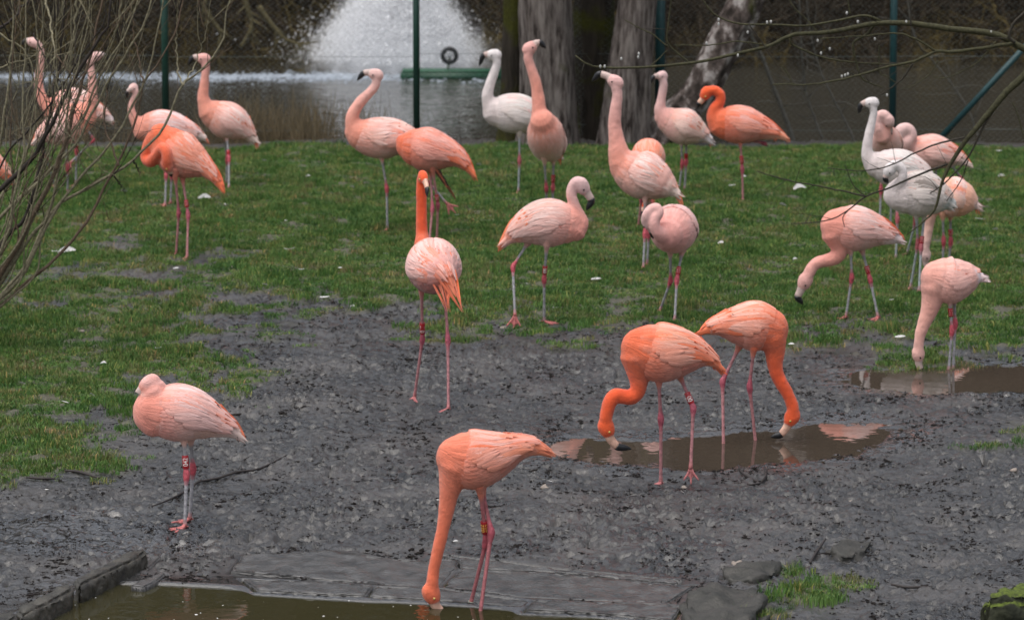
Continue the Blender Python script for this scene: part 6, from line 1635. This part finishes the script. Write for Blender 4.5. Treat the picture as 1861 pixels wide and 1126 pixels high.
# ------------------------------------------------------------------ dropped feathers
def dropped(x, y, L_, ang, curl, seed):
    r_ = random.Random(seed); p = ground(x, y); mm_ = (ground(x + 1, y) - p).length; L_ = L_ * mm_ * .95; mb = MB(); n = 8
    ca, sa = math.cos(ang), math.sin(ang); z0 = gz(p.x, p.y) + (.026 if y < 560 or x < 330 else .012)
    vs, fs = [], []
    for i in range(n + 1):
        s = i / n; u = (s - .5) * L_; bow = curl * math.sin(math.pi * s) * L_ * .3; lift = .3 * L_ * (s - .3) ** 2 + .004
        w = L_ * .17 * math.sin(math.pi * min(1, s * .85 + .12)) ** .7 * (1 if i % 2 else .9)
        for j, side in enumerate((-1, 0, 1)):
            xx = u; yy = bow + side * w
            vs.append((p.x + xx * ca - yy * sa * .6, p.y + (xx * sa + yy * ca * .5), z0 + lift + max(0, yy) * .9 + abs(side) * w * .35))
    for i in range(n):
        for j in range(2): fs.append((i * 3 + j, i * 3 + j + 1, (i + 1) * 3 + j + 1, (i + 1) * 3 + j))
    mb.add(vs, fs)
    mb.tube([vs[1], vs[4], vs[7]], [.0012, .001, .0008], 4)
    return mb.build('feather', M_PLUME, None, origin=Vector((p.x, p.y, z0)))
FE = [(122, 472, 34, 'large white feather clump on the grass at left beside the stems'), (100, 470, 16, None), (150, 466, 14, None), (371, 367, 26, 'grey-white feather lying behind the orange preening flamingo'),
 (414, 380, 20, None), (225, 357, 16, 'fluffy feather caught below the drooping twig at left'), (526, 463, 20, 'thin white feather in the grass centre left'), (590, 553, 20, 'bright curled feather standing up on the mud edge centre left'), (481, 530, 12, 'round white down feather on the bare patch centre left'),
 (549, 497, 12, None), (320, 500, 12, None), (188, 665, 12, 'small upright feather in the left grass patch'), (288, 643, 14, None), (18, 690, 10, None), (40, 703, 14, None), (168, 730, 14, 'small bluish feather at the right edge of the left grass patch'), (118, 741, 20, None),
 (1083, 517, 20, 'white feather on the grass right of the walking pink flamingo'), (960, 531, 10, None), (870, 306, 12, None), (866, 346, 12, None), (830, 402, 14, 'faint curved feather below the stretched foot'), (1453, 356, 26, 'white fluffy feather on the grass right of centre'), (1423, 388, 16, None),
 (1330, 345, 14, None), (1352, 332, 14, None), (1310, 453, 14, None), (1440, 500, 16, None), (1445, 482, 10, None), (1572, 354, 14, None), (1780, 410, 22, 'pale feather on the grass right of the peach flamingo'), (1808, 428, 12, None), (1820, 330, 14, None), (1815, 285, 12, None),
 (1636, 621, 20, 'white feather flat on the mud by the right-hand puddle'), (1438, 636, 12, None), (980, 874, 22, 'wispy white feather on the mud right of the front feeding flamingo'), (1000, 880, 14, None), (1564, 798, 24, 'white feather floating in the middle puddle at right'), (1566, 600, 12, None),
 (1058, 1104, 22, 'white feather standing at the pool edge right of the feeding flamingo'), (650, 1014, 10, None), (828, 988, 10, None), (745, 985, 10, None), (800, 912, 14, None), (1430, 870, 12, None), (85, 890, 10, None), (20, 925, 24, 'long white feather at the left edge of the mud'), (1240, 900, 10, None), (1262, 905, 9, None),
 (930, 300, 10, None), (700, 470, 10, None), (640, 345, 10, None), (560, 330, 10, None), (520, 410, 10, None), (480, 300, 10, None), (1010, 565, 12, None), (1120, 640, 10, None), (640, 560, 12, None), (618, 498, 10, None), (1620, 555, 9, None), (1700, 640, 9, None)]
NEAR = [(139, 341, 'hindmost left flamingo'), (123, 356, 'right-facing flamingo at far left'), (300, 378, 'S-necked flamingo at left'), (330, 470, 'orange preening flamingo'), (416, 346, 'salmon flamingo'),
 (704, 421, 'leg-stretching flamingo'), (787, 435, 'tilted coral flamingo'), (785, 735, 'orange-necked flamingo'), (943, 356, 'white flamingo by the trunk'), (999, 390, 'upward-staring flamingo'), (1172, 495, 'tall flamingo with stretched neck'),
 (1240, 356, 'white-tailed flamingo'), (1350, 376, 'one-legged orange flamingo'), (960, 595, 'walking pink flamingo'), (1213, 582, 'round preening flamingo'), (1228, 872, 'orange flamingo before the puddle'), (1345, 800, 'orange flamingo in the puddle'), (340, 955, 'resting pale flamingo'),
 (862, 1100, 'flamingo feeding in the pool'), (1566, 590, 'flamingo reaching down left'), (1662, 527, 'grey-winged flamingo'), (1638, 468, 'upright white flamingo'), (1718, 502, 'peach flamingo'), (1728, 667, 'flamingo drinking at right')]
for k, (x, y, L_, lab) in enumerate(FE):
    r_ = random.Random(k * 13 + 5); o = dropped(x, y, L_ * 1.0, r_.uniform(-.9, .9) + (math.pi if r_.random() < .5 else 0), r_.uniform(-1, 1), k)
    if lab: tag(o, lab, 'feather', 'dropped feathers')
    else:
        best = min(range(len(NEAR)), key=lambda i: abs(NEAR[i][0] - x) + 1.6 * abs(NEAR[i][1] - y))
        bx, by, nm_ = NEAR[best]; dx_, dy_ = x - bx, y - by
        rel = ('right of' if dx_ > 0 else 'left of') if abs(dx_) > abs(dy_) * 1.2 else ('below' if dy_ > 0 else 'above')
        far_ = 'just ' if math.hypot(dx_, dy_) < 55 else ('' if math.hypot(dx_, dy_) < 110 else 'well ')
        sz_ = 'tiny' if L_ <= 10 else ('small' if L_ <= 13 else 'curled')
        tag(o, '%s white down feather %s%s the feet of the %s' % (sz_, far_, rel, nm_), 'feather', 'dropped feathers')

# two down feathers that would read alike are told apart by which lies higher up the picture
_seen = {}
for o in [q for q in bpy.data.objects if q.parent is None and q.name.startswith('feather') and 'label' in q.keys()]:
    _seen.setdefault(o['label'], []).append(o)
for lab, os_ in _seen.items():
    if len(os_) > 1:
        os_.sort(key=lambda q: -q.location.y)
        for q, wd in zip(os_, ('upper', 'lower') if len(os_) == 2 else ('upper', 'middle', 'lower')): q['label'] = wd + ' ' + lab
# pale flecks of down and bubbles afloat on the front pool
nfk = 70; fx = rng.uniform(-2.25, .6, nfk); fy = rng.uniform(17.9, 18.75, nfk); kk = poly_sd(fx, fy, POOL) < -.02; fx, fy = fx[kk], fy[kk]; nfk = len(fx)
fs_ = rng.lognormal(math.log(.0030), .45, nfk); a0 = rng.uniform(0, 6.28, nfk); vf = []
for k in range(5):
    a = a0 + k * 2 * np.pi / 5; vf.append(np.stack([fx + np.cos(a) * fs_ * rng.uniform(.6, 1.5, nfk), fy + np.sin(a) * fs_ * rng.uniform(.6, 1.5, nfk), np.full(nfk, -.0128)], 1))
vf.append(np.stack([fx, fy, -.0128 + fs_ * .5], 1)); VV = np.stack(vf, 1).reshape(-1, 3)
FT = np.array([[k, (k + 1) % 5, 5] for k in range(5)]); FF = (np.arange(nfk)[:, None, None] * 6 + FT[None]).reshape(-1, 3).astype(np.int32)
o = link_mesh('floating_flecks', tri_mesh('floating_flecks', VV, FF), M_PLUME, smooth=False); tag(o, 'tiny pale flecks floating on the front pool', 'floating flecks', kind='stuff')
